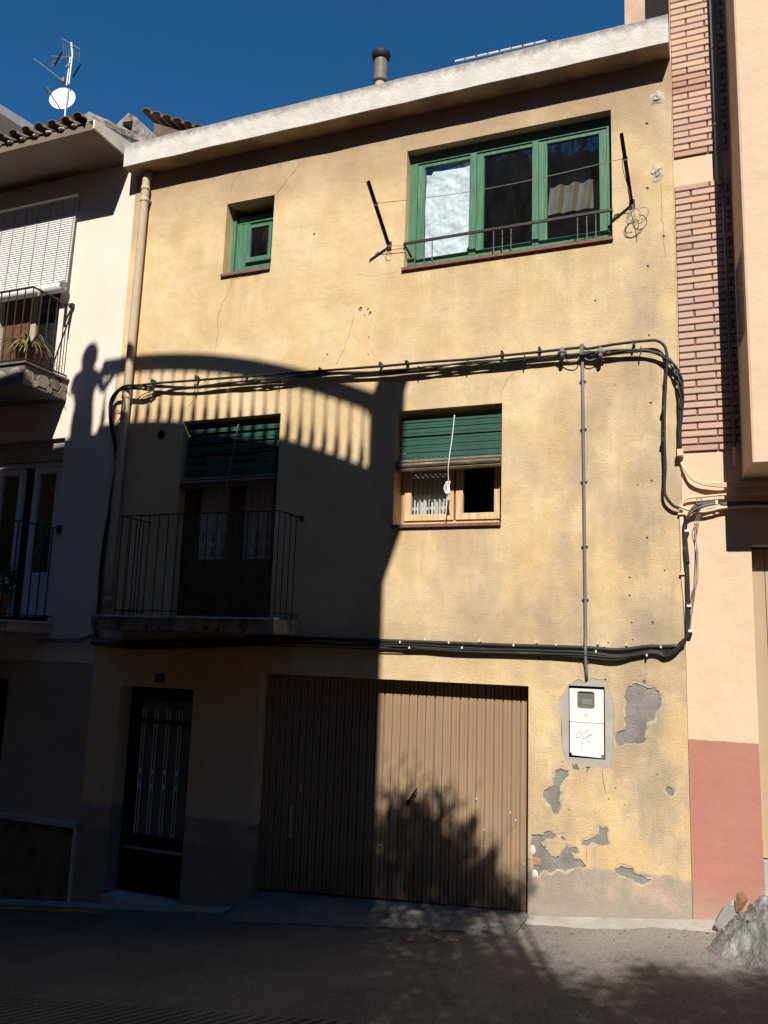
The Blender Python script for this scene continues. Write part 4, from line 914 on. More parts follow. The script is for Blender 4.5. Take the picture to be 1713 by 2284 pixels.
# tree: crown clusters are placed so that their shade falls on the garage foot and the carriageway
rng = random.Random(5)
tb_ = Vector((2.75, -12.6, ground_z(2.75, -12.6)))
tree = thing('street_tree', tb_, 'tall leafy tree standing behind the viewer beside the terrace house', 'tree')
blobs = []   # (shade x, y, z, radius)
for x_, y_, z_, r_ in ((-3.15,.17,.0,.55),(-2.75,.17,.05,.42),(-2.42,.17,-.15,.36),(-2.1,.17,-.25,.32),(-2.62,.17,.40,.22),(-2.38,.17,.20,.22),(-1.85,.17,-.14,.16),(-2.15,.17,.02,.18),(-2.9,.17,.40,.27),(-3.08,.17,.55,.22),(-1.70,.17,-.10,.13),(-2.54,.17,.70,.09),(-2.60,.17,.86,.06),(-2.28,.17,.52,.09),(-2.2,.17,.64,.05),(-2.02,.17,.26,.08),(-1.95,.17,.36,.05),(-2.80,.17,.68,.1),
    (-3.15,-.45,-.35,.36),(-3.05,-.95,-.33,.30),(-2.70,-1.75,-.28,.36),(-2.60,-2.35,-.25,.42),(-2.95,-1.95,-.3,.3),(-2.85,-3.1,-.2,.5),(-2.5,-3.6,-.2,.5),(-2.3,-.6,-.27,.42),(-2.75,-.9,-.3,.36),(-1.75,-.75,-.2,.20),(-2.1,-1.7,-.2,.5),(-1.55,-1.5,-.15,.36),(-1.35,-2.2,-.1,.45),(-.85,-2.5,0,.42),(-.15,-2.25,0,.42),(.35,-2.35,.1,.42),(-.22,-1.62,0,.20),(.10,-1.95,.05,.26),(.55,-1.75,.1,.22),(-1.5,-3.1,0,.6),(-.6,-3.3,0,.6),(.3,-3.2,.1,.6),(-2.4,-2.8,-.1,.55),(1.0,-2.2,.1,.45),(1.2,-3,.1,.6),(-.5,-4.2,0,.8),(.9,-4.2,0,.8)):
    tt = 11.2+rng.uniform(-.9, .9)+y_*.35; c = Vector((x_, y_, z_))-SUN*tt; blobs.append((c, r_))
mb = MB(); mb2 = MB()
for c, r_ in blobs:
    n_ = int((1700 if r_ > .3 else 1100)*(r_/.45)**2)+(60 if r_ > .3 else 16)
    for i in range(n_):
        v = Vector((rng.gauss(0, 1), rng.gauss(0, 1), rng.gauss(0, 1)))*r_*.56
        p = c+v; a = Vector((rng.gauss(0, 1), rng.gauss(0, 1), rng.gauss(0, 1))).normalized()*rng.uniform(.024, .042); b = a.orthogonal().normalized()*rng.uniform(.014, .022); k0 = len(mb.v)
        mb.v += [tuple(p-a), tuple(p-b), tuple(p+a), tuple(p+b)]; mb.face([k0, k0+1, k0+2, k0+3])
mb.build('crown', M['leaf'], tree)
fork = tb_+Vector((-.2, .2, 4.6)); mb2.tube(smooth_path([tb_-Vector((0, 0, .3)), tb_+Vector((.05, 0, 1.2)), tb_+Vector((-.08, .1, 3)), fork]), [.26-.006*i for i in range(19)], 10)
for c, r_ in blobs[::2]:
    mid = fork.lerp(c, .5)+Vector((0, 0, .3)); mb2.tube(smooth_path([fork-Vector((0, 0, .2)), mid, c], 4), [.09, .08, .07, .06, .05, .04, .03, .02, .012], 6)
mb2.build('trunk', M['bark'], tree, True)
# ================================================================== THINGS ON THE FACADES
# --- downpipe of the ochre house
t = thing('downpipe', (-7.14, -.07, 2.8), 'beige painted rainwater pipe down the left edge of the ochre house', 'pipe')
pp = [(-7.085, -.02, 9.06), (-7.085, -.06, 9.0), (-7.085, -.085, 8.92), (-7.09, -.085, 8.2), (-7.10, -.085, 6.2), (-7.125, -.085, 4.6), (-7.14, -.085, 2.85)]
MB().tube(smooth_path(pp, 4), .056, 16).build('pipe', M['pipe_beige'], t, True)
for z_, x_ in ((8.80, -7.087), (8.62, -7.088), (5.72, -7.11), (2.96, -7.139)): MB().lathe([(.058, -.03), (.064, -.025), (.064, .025), (.058, .03)], (x_, -.085, z_), 16).build('collar', M['pipe_beige'], t, True)
mb = MB(); mb.box(-7.10, -7.03, -.10, .004, 8.60, 8.64); mb.build('bracket', M['iron_grey'], t)
# --- grey downpipe in the corner of the peach house
t = thing('corner_downpipe', (.5, -.06, 7.4), 'dark grey downpipe in the shaded corner between bricks and bay', 'pipe')
MB().tube([(.455, -.065, 12.), (.465, -.065, 8.6), (.47, -.065, 7.62), (.475, -.04, 7.45)], .036, 14).build('pipe', M['pipe_grey'], t, True)
for z_ in (9.05, 8.12): MB().lathe([(.037, -.02), (.042, -.016), (.042, .016), (.037, .02)], (.465, -.065, z_), 14).build('collar', M['pipe_grey'], t, True)
t = thing('corner_conduit', (.52, -.03, 4.4), 'thin dark conduit below the corner downpipe beside the bay', 'conduit')
MB().tube([(.50, -.03, 7.5), (.505, -.03, 6.0), (.515, -.03, 4.55)], .014, 10).build('tube', M['conduit'], t, True)
MB().tube([(.515, -.03, 4.56), (.52, -.03, 4.38)], .017, 10).build('end_sleeve', M['cable_peach'], t, True)
# --- vertical conduit to the meter
t = thing('meter_conduit', (-.97, -.02, 2.2), 'grey vertical conduit running from the upper cables to the meter cabinet', 'conduit')
cxz = lambda z: -.985+(5.77-z)*.0045
MB().tube([(cxz(z), -.024, z) for z in (5.74, 5.0, 4.0, 3.2, 2.66)]+[(cxz(2.6), -.05, 2.56), (cxz(2.4), -.05, 2.40), (cxz(2.3), -.02, 2.30), (cxz(2.2), -.003, 2.19)], .0165, 12).build('tube', M['conduit'], t, True)
for z_ in (5.40, 4.86, 4.28, 3.58, 3.02, 2.38): 
    mb = MB(); mb.box(cxz(z_)-.034, cxz(z_)+.034, -.02, .004, z_-.008, z_+.008); mb.lathe([(.017, -.008), (.021, -.006), (.021, .006), (.017, .008)], (cxz(z_), -.024, z_), 12); mb.build('clip', M['conduit'], t)
mb = MB(); mb.box(-1.005, -.965, -.09, -.018, 5.68, 5.80); mb.build('weather_head', M['conduit'], t)
for s_ in (-1, 1): MB().tube(smooth_path([(-.985+s_*.02, -.05, 5.72), (-.985+s_*.05, -.07, 5.62), (-.985+s_*.14, -.07, 5.62), (-.985+s_*.24, -.08, 5.70)]), .006, 6).build('tail_wire', M['cable_grey'], t, True)

# --- meter cabinet
t = thing('meter_cabinet', (-.97, .02, 1.41), 'white two-door electricity meter cabinet with grey window and scribble on the lower door', 'cabinet')
x0, x1, z0, z1 = METER
mb = MB(); room(mb, x0+.001, x1-.001, z0+.001, z1-.001, .0048, .10); mb.build('box', M['black'], t)
zm = 1.762; yf = .002
mb = MB(); wx0, wx1, wz0, wz1 = -1.058, -.895, 1.912, 2.072
def rrect(a, b, c, e, r, n=5):
    out = []
    for cx_, cz_, s in ((b-r, c+r, -90), (b-r, e-r, 0), (a+r, e-r, 90), (a+r, c+r, 180)):
        for i in range(n+1): an = R(s+90*i/n); out.append((cx_+r*math.cos(an), cz_+r*math.sin(an)))
    return out
def plate(mb, outer_, holes_, y0_, y1_):
    wall_sheet(mb, outer_, holes_, y0_); k = len(outer_); b = len(mb.v)
    mb.v += [(p[0], y0_, p[1]) for p in outer_]+[(p[0], y1_, p[1]) for p in outer_]
    for i in range(k): mb.face([b+i, b+(i+1) % k, b+k+(i+1) % k, b+k+i][::-1])
plate(mb, rrect(x0+.009, x1-.012, zm+.002, z1-.028, .008), [(rrect(wx0, wx1, wz0, wz1, .022), .012)], yf, yf+.03); mb.build('upper_door', M['plastic'], t)
mb = MB(); plate(mb, [(x0+.030, z0+.022), (x1-.040, z0+.014), (x1-.040, z0+.045), (x1-.014, z0+.045), (x1-.014, zm-.003), (x0+.011, zm-.003), (x0+.011, z0+.045), (x0+.030, z0+.045)], [], yf+.001, yf+.03); low = mb.build('lower_door', M['plastic'], t)
mb = MB(); plate(mb, rrect(wx0+.001, wx1-.001, wz0+.001, wz1-.001, .021), [], yf+.010, yf+.014); wg = mb.build('meter_window', M['meter_glass'], t)
mb = MB(); plate(mb, rrect(wx0-.006, wx1+.006, wz0-.006, wz1+.006, .026), [(rrect(wx0+.002, wx1-.002, wz0+.002, wz1-.002, .02), .006)], yf-.003, yf-.0005); mb.build('window_gasket', M['pipe_grey'], wg)
MB().box(wx0+.04, wx1-.02, yf+.007, yf+.0095, wz0+.03, wz0+.085).build('meter_face', M['meter_inner'], wg)
mb = MB(); mb.box(-.995, -.958, yf-.001, yf-.0004, 1.846, 1.850); mb.box(-.995, -.958, yf-.001, yf-.0004, 1.836, 1.839); mb.box(-.995, -.952, yf-.001, yf-.0004, 1.826, 1.829); mb.build('maker_label', M['pipe_grey'], t)
ink = [[(-1.024,1.665),(-1.040,1.668),(-1.060,1.655),(-1.078,1.628),(-1.070,1.609),(-1.045,1.614),(-1.026,1.634),(-1.020,1.656),(-1.012,1.645)],
       [(-.951,1.690),(-.972,1.680),(-.992,1.650),(-1.008,1.614),(-.998,1.600),(-.978,1.618)],
       [(-.978,1.618),(-.955,1.640),(-.930,1.652),(-.926,1.640),(-.950,1.630),(-.966,1.606),(-.966,1.582),(-.946,1.570),(-.940,1.575)], [(-1.03,1.553),(-1.006,1.556)], [(-1.018,1.545),(-1.028,1.52),(-1.022,1.495),(-1.010,1.50)]]
for i, l in enumerate(ink): MB().tube(smooth_path([(x_, yf-.0005, z_) for x_, z_ in l], 5), .0022 if i < 3 else .0015, 5).build('scribble', M['ink'], low)
MB().box(x1-.038, x1-.004, .004, .02, z0+.006, z0+.04).build('hinge', M['iron_grey'], t)

# --- cables
def cable(name, pts, r, label, m, cat='cable', group=None):
    mb = MB(); mb.tube(smooth_path(pts, 7), r, 8); o = mb.build(name, m, None, True); return tag(o, label, cat, group)
yc = -.075
up = [c5(905,2100,-.05), c5(930,1950,-.05), c5(955,1780,-.05), c5(945,1650,-.05), c5(912,1500,-.06), c5(900,1350,-.07), c5(912,1260,yc), c5(960,1190,-.13), c5(1030,1145,-.16), c5(1140,1140,-.16), c5(1300,1122,-.12)]
up += [c6(120,695,yc), c6(430,672,yc), c6(850,640,yc), c6(1050,625,yc), c6(1380,600,yc)]+[c7(0,555,yc), c7(300,527,yc), c7(650,502,yc), c7(900,475,yc), c7(1200,445,yc), c7(1480,415,yc)]
up += [c8(220,458,yc), c8(450,420,yc), c8(700,393,yc), c8(780,397,yc), c8(830,435,yc), c8(850,500,yc), c8(852,580,yc), c8(843,700,yc), c8(832,950,yc), c8(830,1200,yc), c8(838,1400,yc), c8(830,1580,yc), c8(850,1650,yc), c8(900,1710,-.06), c8(948,1732,-.05)]
cable('upper_cable', up, .0155, 'thick black cable along the top of the upper run, turning down at both ends', M['cable'])
lowc = [c6(0,733), c6(130,738), c6(260,738), c6(420,720), c6(620,706), c6(770,694), c6(1050,657), c6(1330,650), c6(1620,630)]+[c7(0,612), c7(300,590), c7(650,555), c7(1080,515), c7(1350,490), c7(1490,480), c7(1640,470)]
lowc += [c8(180,522), c8(300,510), c8(420,500), c8(650,490), c8(780,512), c8(860,560), c8(925,650), c8(960,750), c8(968,930), c8(957,1100), c8(955,1270)]
lowc = [Vector((p.x, -.068, p.z)) for p in lowc]
lead = [c5(1030,1150,-.15), c5(1140,1160,-.15), c5(1250,1165,-.10)]
path = smooth_path(lead+lowc, 8)
t = thing('cable_bundle', (-3.6, -.07, 5.75), 'twisted bundle of black cables just below the thick upper cable', 'cable')
for k in range(4):
    pts = []; 
    for i, p in enumerate(path):
        s_ = i*.22+k*math.pi/2; a = .017*(1+.5*math.sin(i*.13)); nx = Vector((0, 1, 0)); pz = Vector((.3 if i > len(path)*.85 else 0, 0, 1)); 
        tdir = (path[min(i+1, len(path)-1)]-path[max(0, i-1)]).normalized(); pz = tdir.cross(nx).normalized()
        pts.append(p+nx*a*math.sin(s_)*.8+pz*a*math.cos(s_))
    MB().tube(pts, .0095 if k else .012, 7).build('strand', M['cable'], t, True)
for a, b, c_ in ((0, 0, 0),):
    for q in (c7(655,552), c7(1075,515), c7(295,592), c6(770,694), c6(1040,657), c6(260,738), c8(650,490), c8(960,930), c8(940,680)):
        MB().bar((q.x, -.098, q.z+.034), (q.x, -.098, q.z-.034), .012, .012).build('clip', M['cable'], t); MB().bar((q.x, .004, q.z+.03), (q.x, -.095, q.z+.03), .008, .008).build('clip', M['cable'], t)
for q in (c5(1280,1118), c5(1640,1090), c6(560,662), c6(1020,632), c6(1390,598), c6(1550,590), c7(205,540), c7(905,470), c7(1180,442), c8(590,430), c8(845,700), c8(825,950), c8(822,1200), c8(840,1420)):
    MB().bar((q.x, .004, q.z), (q.x, -.092, q.z), .022, .045).build('clip', M['cable'], t)
for a, lab in ((1352, 'grey cable connector on the upper bundle just left of the conduit'), (1632, 'grey cable connector on the upper bundle just right of the conduit')):
    q = c7(a, 478); mb = MB(); mb.lathe([(0, -.055), (.022, -.05), (.026, -.02), (.020, -.01), (.036, 0), (.036, .025), (.022, .03), (.018, .06), (0, .065)], (q.x, -.105, q.z), 10); mb.tube([(q.x-.05, -.1, q.z), (q.x+.05, -.1, q.z+.01)], .017, 8)
    tag(mb.build('cable_connector', M['conduit'], None, True), lab, 'connector', 'cable connectors beside the conduit')
# left bundle dropping behind the balcony
for k, (dx, r_, lab) in enumerate(((0, .020, 'heavy black cable hanging at the left edge of the ochre house beside the pipe'), (.035, .013, 'thinner black cable hanging closest to the beige pipe'))):
    pts = [c5(1140+10*k,1165,-.15), c5(1000,1172,-.14), c5(935,1240,-.07), c5(905,1340,-.05), c5(915,1500,-.04), c5(945,1640,-.04), c5(955,1790,-.04), c5(932,1950,-.04), c5(905,2150,-.04), d1(888,200,-.04), d1(850,430,-.04), d1(825,650,-.04), d1(815,850,-.04), d1(800,1000,-.04), d1(780,1100,-.04), d1(790,1200,-.04)]
    cable('hanging_cable', [p+Vector((dx, -.012*k, 0)) for p in pts], r_, lab, M['cable'])
cable('thin_wire', [c5(1130,1255,-.02), c5(1200,1205,-.03), c5(1290,1190,-.03), c5(1240,1280,-.01)], .006, 'thin bent wire just right of the beige pipe under the upper cables', M['cable'], 'wire')
cable('thin_wire', [c5(920,1335,-.04), c5(1000,1362,-.03), c5(1010,1370,-.16), c5(975,1430,-.03), c5(962,1500,-.01)], .006, 'thin wire looped round the beige pipe below the cable bend', M['cable'], 'wire')
cable('thin_wire', [c5(1000,1180,-.1), c5(1020,1240,-.14), c5(1025,1330,-.14), c5(1010,1420,-.02)], .007, 'short black wire crossing the beige pipe at the cable bend', M['cable'], 'wire')
# lower run
low_pts = [(205,1425),(300,1432),(420,1430),(560,1428),(640,1424),(760,1428),(880,1432),(1010,1437),(1140,1442),(1300,1447),(1380,1452)]
t = thing('lower_cable_bundle', (-3, -.04, 2.48), 'bundle of black cables with white clips along the top of the garage storey', 'cable')
base = [F(a, b, -.035) for a, b in low_pts]
tail = [d5(860,715,-.04), d5(960,715,-.045), d5(1040,712,-.05), d5(1090,690,-.05), d5(1128,630,-.045), d5(1135,560,-.045), d5(1135,450,-.045), d5(1130,240,-.045), d5(1118,60,-.045), e1(300,1980,-.045), e1(280,1780,-.045), e1(268,1600,-.045), e1(270,1480,-.045), e1(300,1410,-.055)]
MB().tube(smooth_path([p+Vector((0, 0, .01)) for p in base]+tail[:3]+[d5(1075,712,-.04), d5(1108,690,-.04)], 6), .021, 8).build('strand', M['cable'], t, True)
rg = random.Random(3)
for k, (off, r_) in enumerate(((-.045, .013), (-.062, .012), (-.03, .009), (-.075, .007))):
    pts = [p+Vector((0, -.01*rg.random()-.012, off+rg.uniform(-.014, .014))) for p in base]
    tl = [d5(900,755-8*k,-.04), d5(980,778-12*k,-.045), d5(1040,755-12*k,-.05), d5(1090,700-8*k,-.055), d5(1125,640,-.055)]+[q+Vector((.008*(k-1.5), 0, 0)) for q in tail[5:]]
    MB().tube(smooth_path(pts+tl, 6), r_, 7).build('strand', M['cable'], t, True)
for a, b in ((930,75),(980,105),(1188,78),(1258,105),(1530,92),(1062,62),(1350,68)): q = F(500+a*.4219, 1400+b*.4219, -.06); MB().box(q.x-.007, q.x+.007, -.072, .004, q.z-.013, q.z+.012).build('clip', M['cable_white'], t)
for a, b in ((265,700),(580,706),(955,715),(528,745),(862,770),(135,683),(540,690),(728,700)): q = d5(a, b, -.06); MB().box(q.x-.007, q.x+.007, -.068, .004, q.z-.012, q.z+.012).build('clip', M['cable_white'], t)
for a, b in ((1140,445),(1150,610)): q = d5(a, b, -.06); MB().box(q.x-.02, q.x+.02, -.07, .004, q.z-.012, q.z+.012).build('clip', M['cable_white'], t)
# left of it, the run along the cream house
for k in range(3): cable('wall_wire', [d1(330-20*k,1205+8*k,-.03), d1(520,1200+12*k,-.04), d1(680,1190+14*k,-.05), d1(760,1165,-.06), d1(800,1190+15*k,-.05), F(300,1428,-.04)], .012, ('topmost', 'middle', 'lowest')[k]+' of three pale wires along the foot of the cream house upper wall', M['cable_grey'], 'wire', 'pale wires on the cream house')
# overpainted cables on the peach house
PYc = -.02
t = thing('painted_cables', (.2, -.02, 4.2), 'peach overpainted cables curving from under the bricks towards the bay', 'cable')
for dx, dz in ((0, 0), (0, -25), (10, -12)):
    MB().tube(smooth_path([e1(190+dx,640,PYc), e1(205+dx,710,PYc), e1(250+dx*2,800+dz*.3,PYc-.02), e1(340,900-dz,PYc-.03), e1(440,955-dz,PYc-.03), e1(560,975-dz*1.5,PYc-.03), e1(740,985-dz*1.6,PYc-.03), e1(1000,990-dz,PYc), e1(1288,985-dz,PYc)], 6), .010, 8).build('strand', M['cable_peach'], t, True)
MB().box(e1(172,600).x, e1(245,600).x, -.095, .015, e1(200,665).z, e1(200,585).z).build('clamp', M['cable_peach'], t)
MB().tube(smooth_path([e1(215,1270,-.03), e1(228,1230,-.03), e1(265,1185,-.03), e1(340,1160,-.03), e1(520,1145,-.03), e1(730,1125,-.03), e1(1000,1115,-.03), e1(1288,1110,-.03)], 6), .012, 8).build('strand', M['cable_peach'], t, True)
MB().tube(smooth_path([e1(205,1275,-.055), e1(330,1315,-.05), e1(480,1335,-.045), e1(600,1315,-.045), e1(740,1285,-.04), e1(1000,1270,-.03), e1(1288,1265,-.03)], 6), .014, 8).build('strand', M['cable_peach'], t, True)
for dx in (0, 22): MB().tube([e1(205+dx,1250,-.01), e1(212+dx,1500,-.01), e1(222+dx,1900,-.01), e1(232+dx,2200,-.01), d5(1110+dx*.5,420,-.01), d5(1118+dx*.5,600,-.01)], .011, 8).build('strand', M['cable_peach'], t, True)
for q in (e1(220,1360,-.03), e1(240,2100,-.03)): MB().box(q.x-.03, q.x+.04, -.04, .012, q.z-.008, q.z+.008).build('clamp', M['cable_peach'], t)
t = thing('wire_tangle', (.27, -.05, 3.7), 'tangle of black and grey wires tied off on the peach house below the bricks', 'wire')
for k in range(5):
    MB().tube(smooth_path([e1(270+4*k,1480,-.04), e1(285,1420,-.05), e1(340,1350-12*k,-.06), e1(440,1300-20*k,-.07), e1(520,1265-12*k,-.06), e1(640,1240-10*k,-.05), e1(740,1225+8*k,-.04), e1(1000,1215+12*k,-.02), e1(1288,1215+10*k,-.02)], 5), .010 if k < 3 else .007, 7).build('strand', M['cable'] if k % 2 == 0 else M['cable_grey'], t, True)
for k in range(3): MB().tube(smooth_path([e1(430+15*k,1370,-.06), e1(400+20*k,1420,-.05), e1(375+25*k,1540,-.04), e1(400,1690,-.03), e1(405+10*k,1850,-.03), e1(390+15*k,2200,-.03), d5(1185-8*k,320,-.03), d5(1160-6*k,500,-.04), d5(1150,600,-.05)], 5), .0035, 6).build('hanging_strand', M['cable_grey'], t, True)
mb = MB(); mb.tube([(e1(440,1220).x+.03*math.cos(a*.5), -.06-.004*a*.3, e1(440,1220).z+.035*math.sin(a*.5)) for a in range(26)], .004, 5); mb.build('coil', M['cable_grey'], t)
MB().box(e1(640,1220).x, e1(670,1220).x, -.07, -.04, e1(640,1255).z, e1(640,1205).z).build('connector', M['cable_white'], t); MB().box(e1(262,1575).x, e1(320,1575).x, -.06, .01, e1(300,1590).z, e1(300,1565).z).build('clip', M['cable_white'], t)

# --- clothes-line brackets
def bracket(base, tip, label):
    t = thing('clothesline_bracket', base, label, 'bracket', 'clothes-line brackets beside the big window'); b, e = Vector(base), Vector(tip)
    mb = MB(); mb.bar(b+Vector((0, .0, 0)), e, .034, .005); dirv = (e-b).normalized(); sx = Vector((.017, 0, 0)); mb.bar(b-sx+Vector((0, -.004, -.018)), e-sx+Vector((0, -.004, -.018)), .005, .034); mb.build('arm', M['rust'], t)
    mb = MB(); mb.box(b.x-.03, b.x+.03, -.012, .004, b.z-.06, b.z+.05); mb.build('wall_plate', M['rust'], t)
    k = b.lerp(e, .66); mb = MB(); mb.tube([(k.x+.026*math.cos(a*.6), k.y+.008*math.sin(a), k.z+.024*math.sin(a*.6)) for a in range(22)], .004, 5); mb.build('knot', M['cable_grey'], t)
    return k
kL = bracket((-3.33, -.004, 7.37), (-3.36, -.65, 7.88), 'rusty iron arm tilting out from the wall left of the big window')
kR = bracket((-.435, -.004, 7.40), (-.475, -.65, 7.86), 'rusty iron arm tilting out from the wall right of the big window')
cable('clothesline', [kL, kL.lerp(kR, .25)+Vector((0, 0, -.05)), kL.lerp(kR, .5)+Vector((0, 0, -.07)), kL.lerp(kR, .75)+Vector((0, 0, -.045)), kR], .0038, 'thin clothes line strung between the two iron arms across the big window', M['cable_grey'], 'clothes line')
cable('clothesline', [(-3.36, -.06, 7.36), (-3.25, -.03, 7.34), (-3.12, -.02, 7.33)], .003, 'short wire from the left iron arm to the window rail', M['cable_grey'], 'wire')
mb = MB(); rg = random.Random(8)
for k in range(4):
    c = Vector((-.41+rg.uniform(-.02, .06), -.05-rg.random()*.05, 7.22+rg.uniform(-.06, .06))); r1, r2, ph_ = rg.uniform(.045, .085), rg.uniform(.09, .17), rg.random()*6
    mb.tube([c+Vector(((r1+.003*a)*math.cos(a*.35+ph_), .02*math.sin(a*.5), (r2-.004*a)*math.sin(a*.35+ph_))) for a in range(15)], .004, 5)
mb.tube(smooth_path([(-.43, -.06, 7.36), (-.40, -.05, 7.2), (-.38, -.05, 7.05), (-.385, -.04, 6.98)]), .004, 5); mb.tube(smooth_path([(-.47, -.5, 7.75), (-.50, -.35, 7.66), (-.46, -.2, 7.5), (-.44, -.1, 7.4)]), .004, 5)
tag(mb.build('wire_coil', M['cable_grey'], None, True), 'loose coil of grey wire hanging from the right iron arm', 'wire')
mb = MB(); [mb.tube([(-3.32+.04*math.cos(a*.4+j), -.05, 7.28+.06*math.sin(a*.4+j)) for a in range(12)], .0035, 5) for j in range(2)]; tag(mb.build('wire_coil', M['iron_grey'], None, True), 'small wire loop hanging under the left iron arm', 'wire')

# --- film behind the first pane of the big window
mb = MB(); NX, NZ = 26, 44; xa, xb, za, zb = -2.935, -2.31, 7.20, 8.40
for j in range(NZ+1):
    for i in range(NX+1):
        u, v = i/NX, j/NZ; x_ = xa+(xb-xa)*u; z_ = za+(zb-za)*v
        if v < .25: x_ = xa+(xb-xa-.10*(1-v/.25))*u
        if v > .9: z_ -= .05*(u < .15)*(v-.9)*10+.03*math.sin(u*5)*(v-.9)*10
        w_ = .022*noise.noise((x_*7, z_*7, 1))+.012*noise.noise((x_*19, z_*16, 4))+.006*abs(noise.noise((x_*40, z_*33, 2)))
        mb.v.append((x_, .190+w_*.8, z_))
for j in range(NZ):
    for i in range(NX): a = j*(NX+1)+i; mb.face([a, a+1, a+NX+2, a+NX+1])
tag(mb.build('plastic_film', M['sheet']), 'crumpled bluish white plastic film behind the left pane of the big green window', 'plastic film')

mb = MB(); NN = 64  # wavy surface in grey and ochre stripes behind the right pane
for i in range(NN+1):
    u = i/NN; x_ = -1.42+.62*u; w_ = .012*math.sin(u*2*math.pi*3.5+.4)
    mb.v += [(x_-.05-.02*u, .47+w_, 7.70), (x_, .50+w_, 8.2)]
for i in range(NN): mb.face([2*i, 2*i+2, 2*i+3, 2*i+1], 1 if (i*3.5/NN) % 1 > .68 else 0)
tag(mb.build('striped_folds', [pm('pale_grey_fold', (.155, .16, .16), .9, .35, 4, .3), pm('ochre_fold_stripe', (.13, .098, .05), .9, .15, 9, .3)]), 'grey and ochre striped folds seen behind the right pane of the big window', 'stripes')
# --- green roll-up blinds
def green_blind(name, x0_, x1_, ztop, zbot, y0_, lean, label, cordx, zroll, cend):
    t = thing(name, ((x0_+x1_)/2, y0_, zbot), label, 'blind'); p = .0335; n = int((ztop-zbot)/p); s0 = None
    for i in range(n):
        f_ = i/n; z_ = ztop-(i+1)*p
        mb = MB().hexa([(x0_, -.005, 0), (x1_, -.005, 0), (x1_, .006, 0), (x0_, .006, 0), (x0_, -.002, p-.004), (x1_, -.002, p-.004), (x1_, .006, p-.004), (x0_, .006, p-.004)])
        o = mb.build('slat', M['green_dark'], t) if s0 is None else link(bpy.data.objects.new('slat', s0.data), t)
        s0 = s0 or o; o.matrix_parent_inverse = Matrix.Translation(-t.location); o.location = (random.uniform(-.004, .004), y0_-lean*f_+random.uniform(-.002, .002), z_); o.rotation_euler = (0, random.uniform(-.004, .004), 0)
    mb = MB(); yb = y0_-lean-.03
    for k in range(6): mb.tube([(x0_-.01, yb-.045*math.cos(k*1.047), zbot-zroll+.05*math.sin(k*1.047)), (x1_+.003, yb-.045*math.cos(k*1.047), zbot-zroll+.05*math.sin(k*1.047)+.006)], .026, 6)
    mb.build('rolled_slats', M['roll'], t)
    MB().tube(smooth_path([(cordx+.02, y0_-.02, ztop), (cordx+.01, y0_-lean-.03, (ztop+zbot)/2), (cordx, yb-.085, zbot-zroll), (cordx-.01, yb-.06, zbot-zroll-.14), cend]), .0055, 6).build('cord', M['cable_white'] if cordx > -4 else M['cable_grey'], t, True)
    return t
x0, x1, z0, z1 = OPEN['mid']
tb1 = green_blind('roll_up_blind', x0+.03, x1-.012, 5.16, 4.62, .10, .03, 'green slatted roll-up blind half lowered over the pine window', -2.49, .06, (-2.50, .04, 4.20))
mb = MB()
for k in range(4): mb.tube(smooth_path([(-2.53+.012*k, .03, 4.36), (-2.56+.02*k, .02, 4.28), (-2.52+.012*k, .01, 4.21), (-2.505, .02, 4.34)]), .006, 5)
mb.tube(smooth_path([(-2.515, .03, 4.36), (-2.53, .04, 4.1), (-2.55, .05, 3.9)]), .007, 5); mb.build('cord_knot', M['cable_white'], tb1, True)
x0, x1, z0, z1 = OPEN['balc']
green_blind('roll_up_blind', x0+.05, x1-.02, 5.26, 4.56, .10, .05, 'green slatted roll-up blind in balustrade shade over the balcony door', -5.42, .08, (-5.43, -.02, 4.28))
# --- curtains
def curtain(xa, xb, za, zb, y_, label, lace=True):
    mb = MB(); NX = 44; hole = []
    rows = [zb-(zb-za)*j/22 for j in range(23)]
    for j, z_ in enumerate(rows):
        for i in range(NX+1): x_ = xa+(xb-xa)*i/NX; mb.v.append((x_, y_+.018*math.sin(i*1.15)+.006*math.sin(i*2.9+1), z_))
    for j in range(22):
        for i in range(NX):
            if lace and j >= 15 and i % 4 in (1,) and j % 3 != 0: continue
            a = j*(NX+1)+i; mb.face([a+NX+1, a+NX+2, a+1, a])
    tag(mb.build('curtain', M['lace']), label, 'curtain')
curtain(-3.06, -2.56, 3.98, 4.75, .31, 'white lace curtain behind the left casement of the pine window')
curtain(-6.0, -5.53, 3.48, 4.9, .25, 'pale curtain in the left leaf of the balcony door')
curtain(-5.33, -4.88, 3.48, 4.9, .25, 'pale curtain in the right leaf of the balcony door')

# --- house number
t = thing('house_number', (-6.33, -.01, 2.0), 'small dark plaque reading 11 over the front door', 'sign')
q = F(357, 1512); MB().box(q.x-.075, q.x+.075, -.012, -.002, q.z-.055, q.z+.055).build('plate', M['dark_metal'], t)
mb = MB(); [mb.box(q.x+dx-.007, q.x+dx+.007, -.015, -.0125, q.z-.035, q.z+.035) for dx in (-.02, .02)]; mb.build('digits', M['cable_grey'], t)

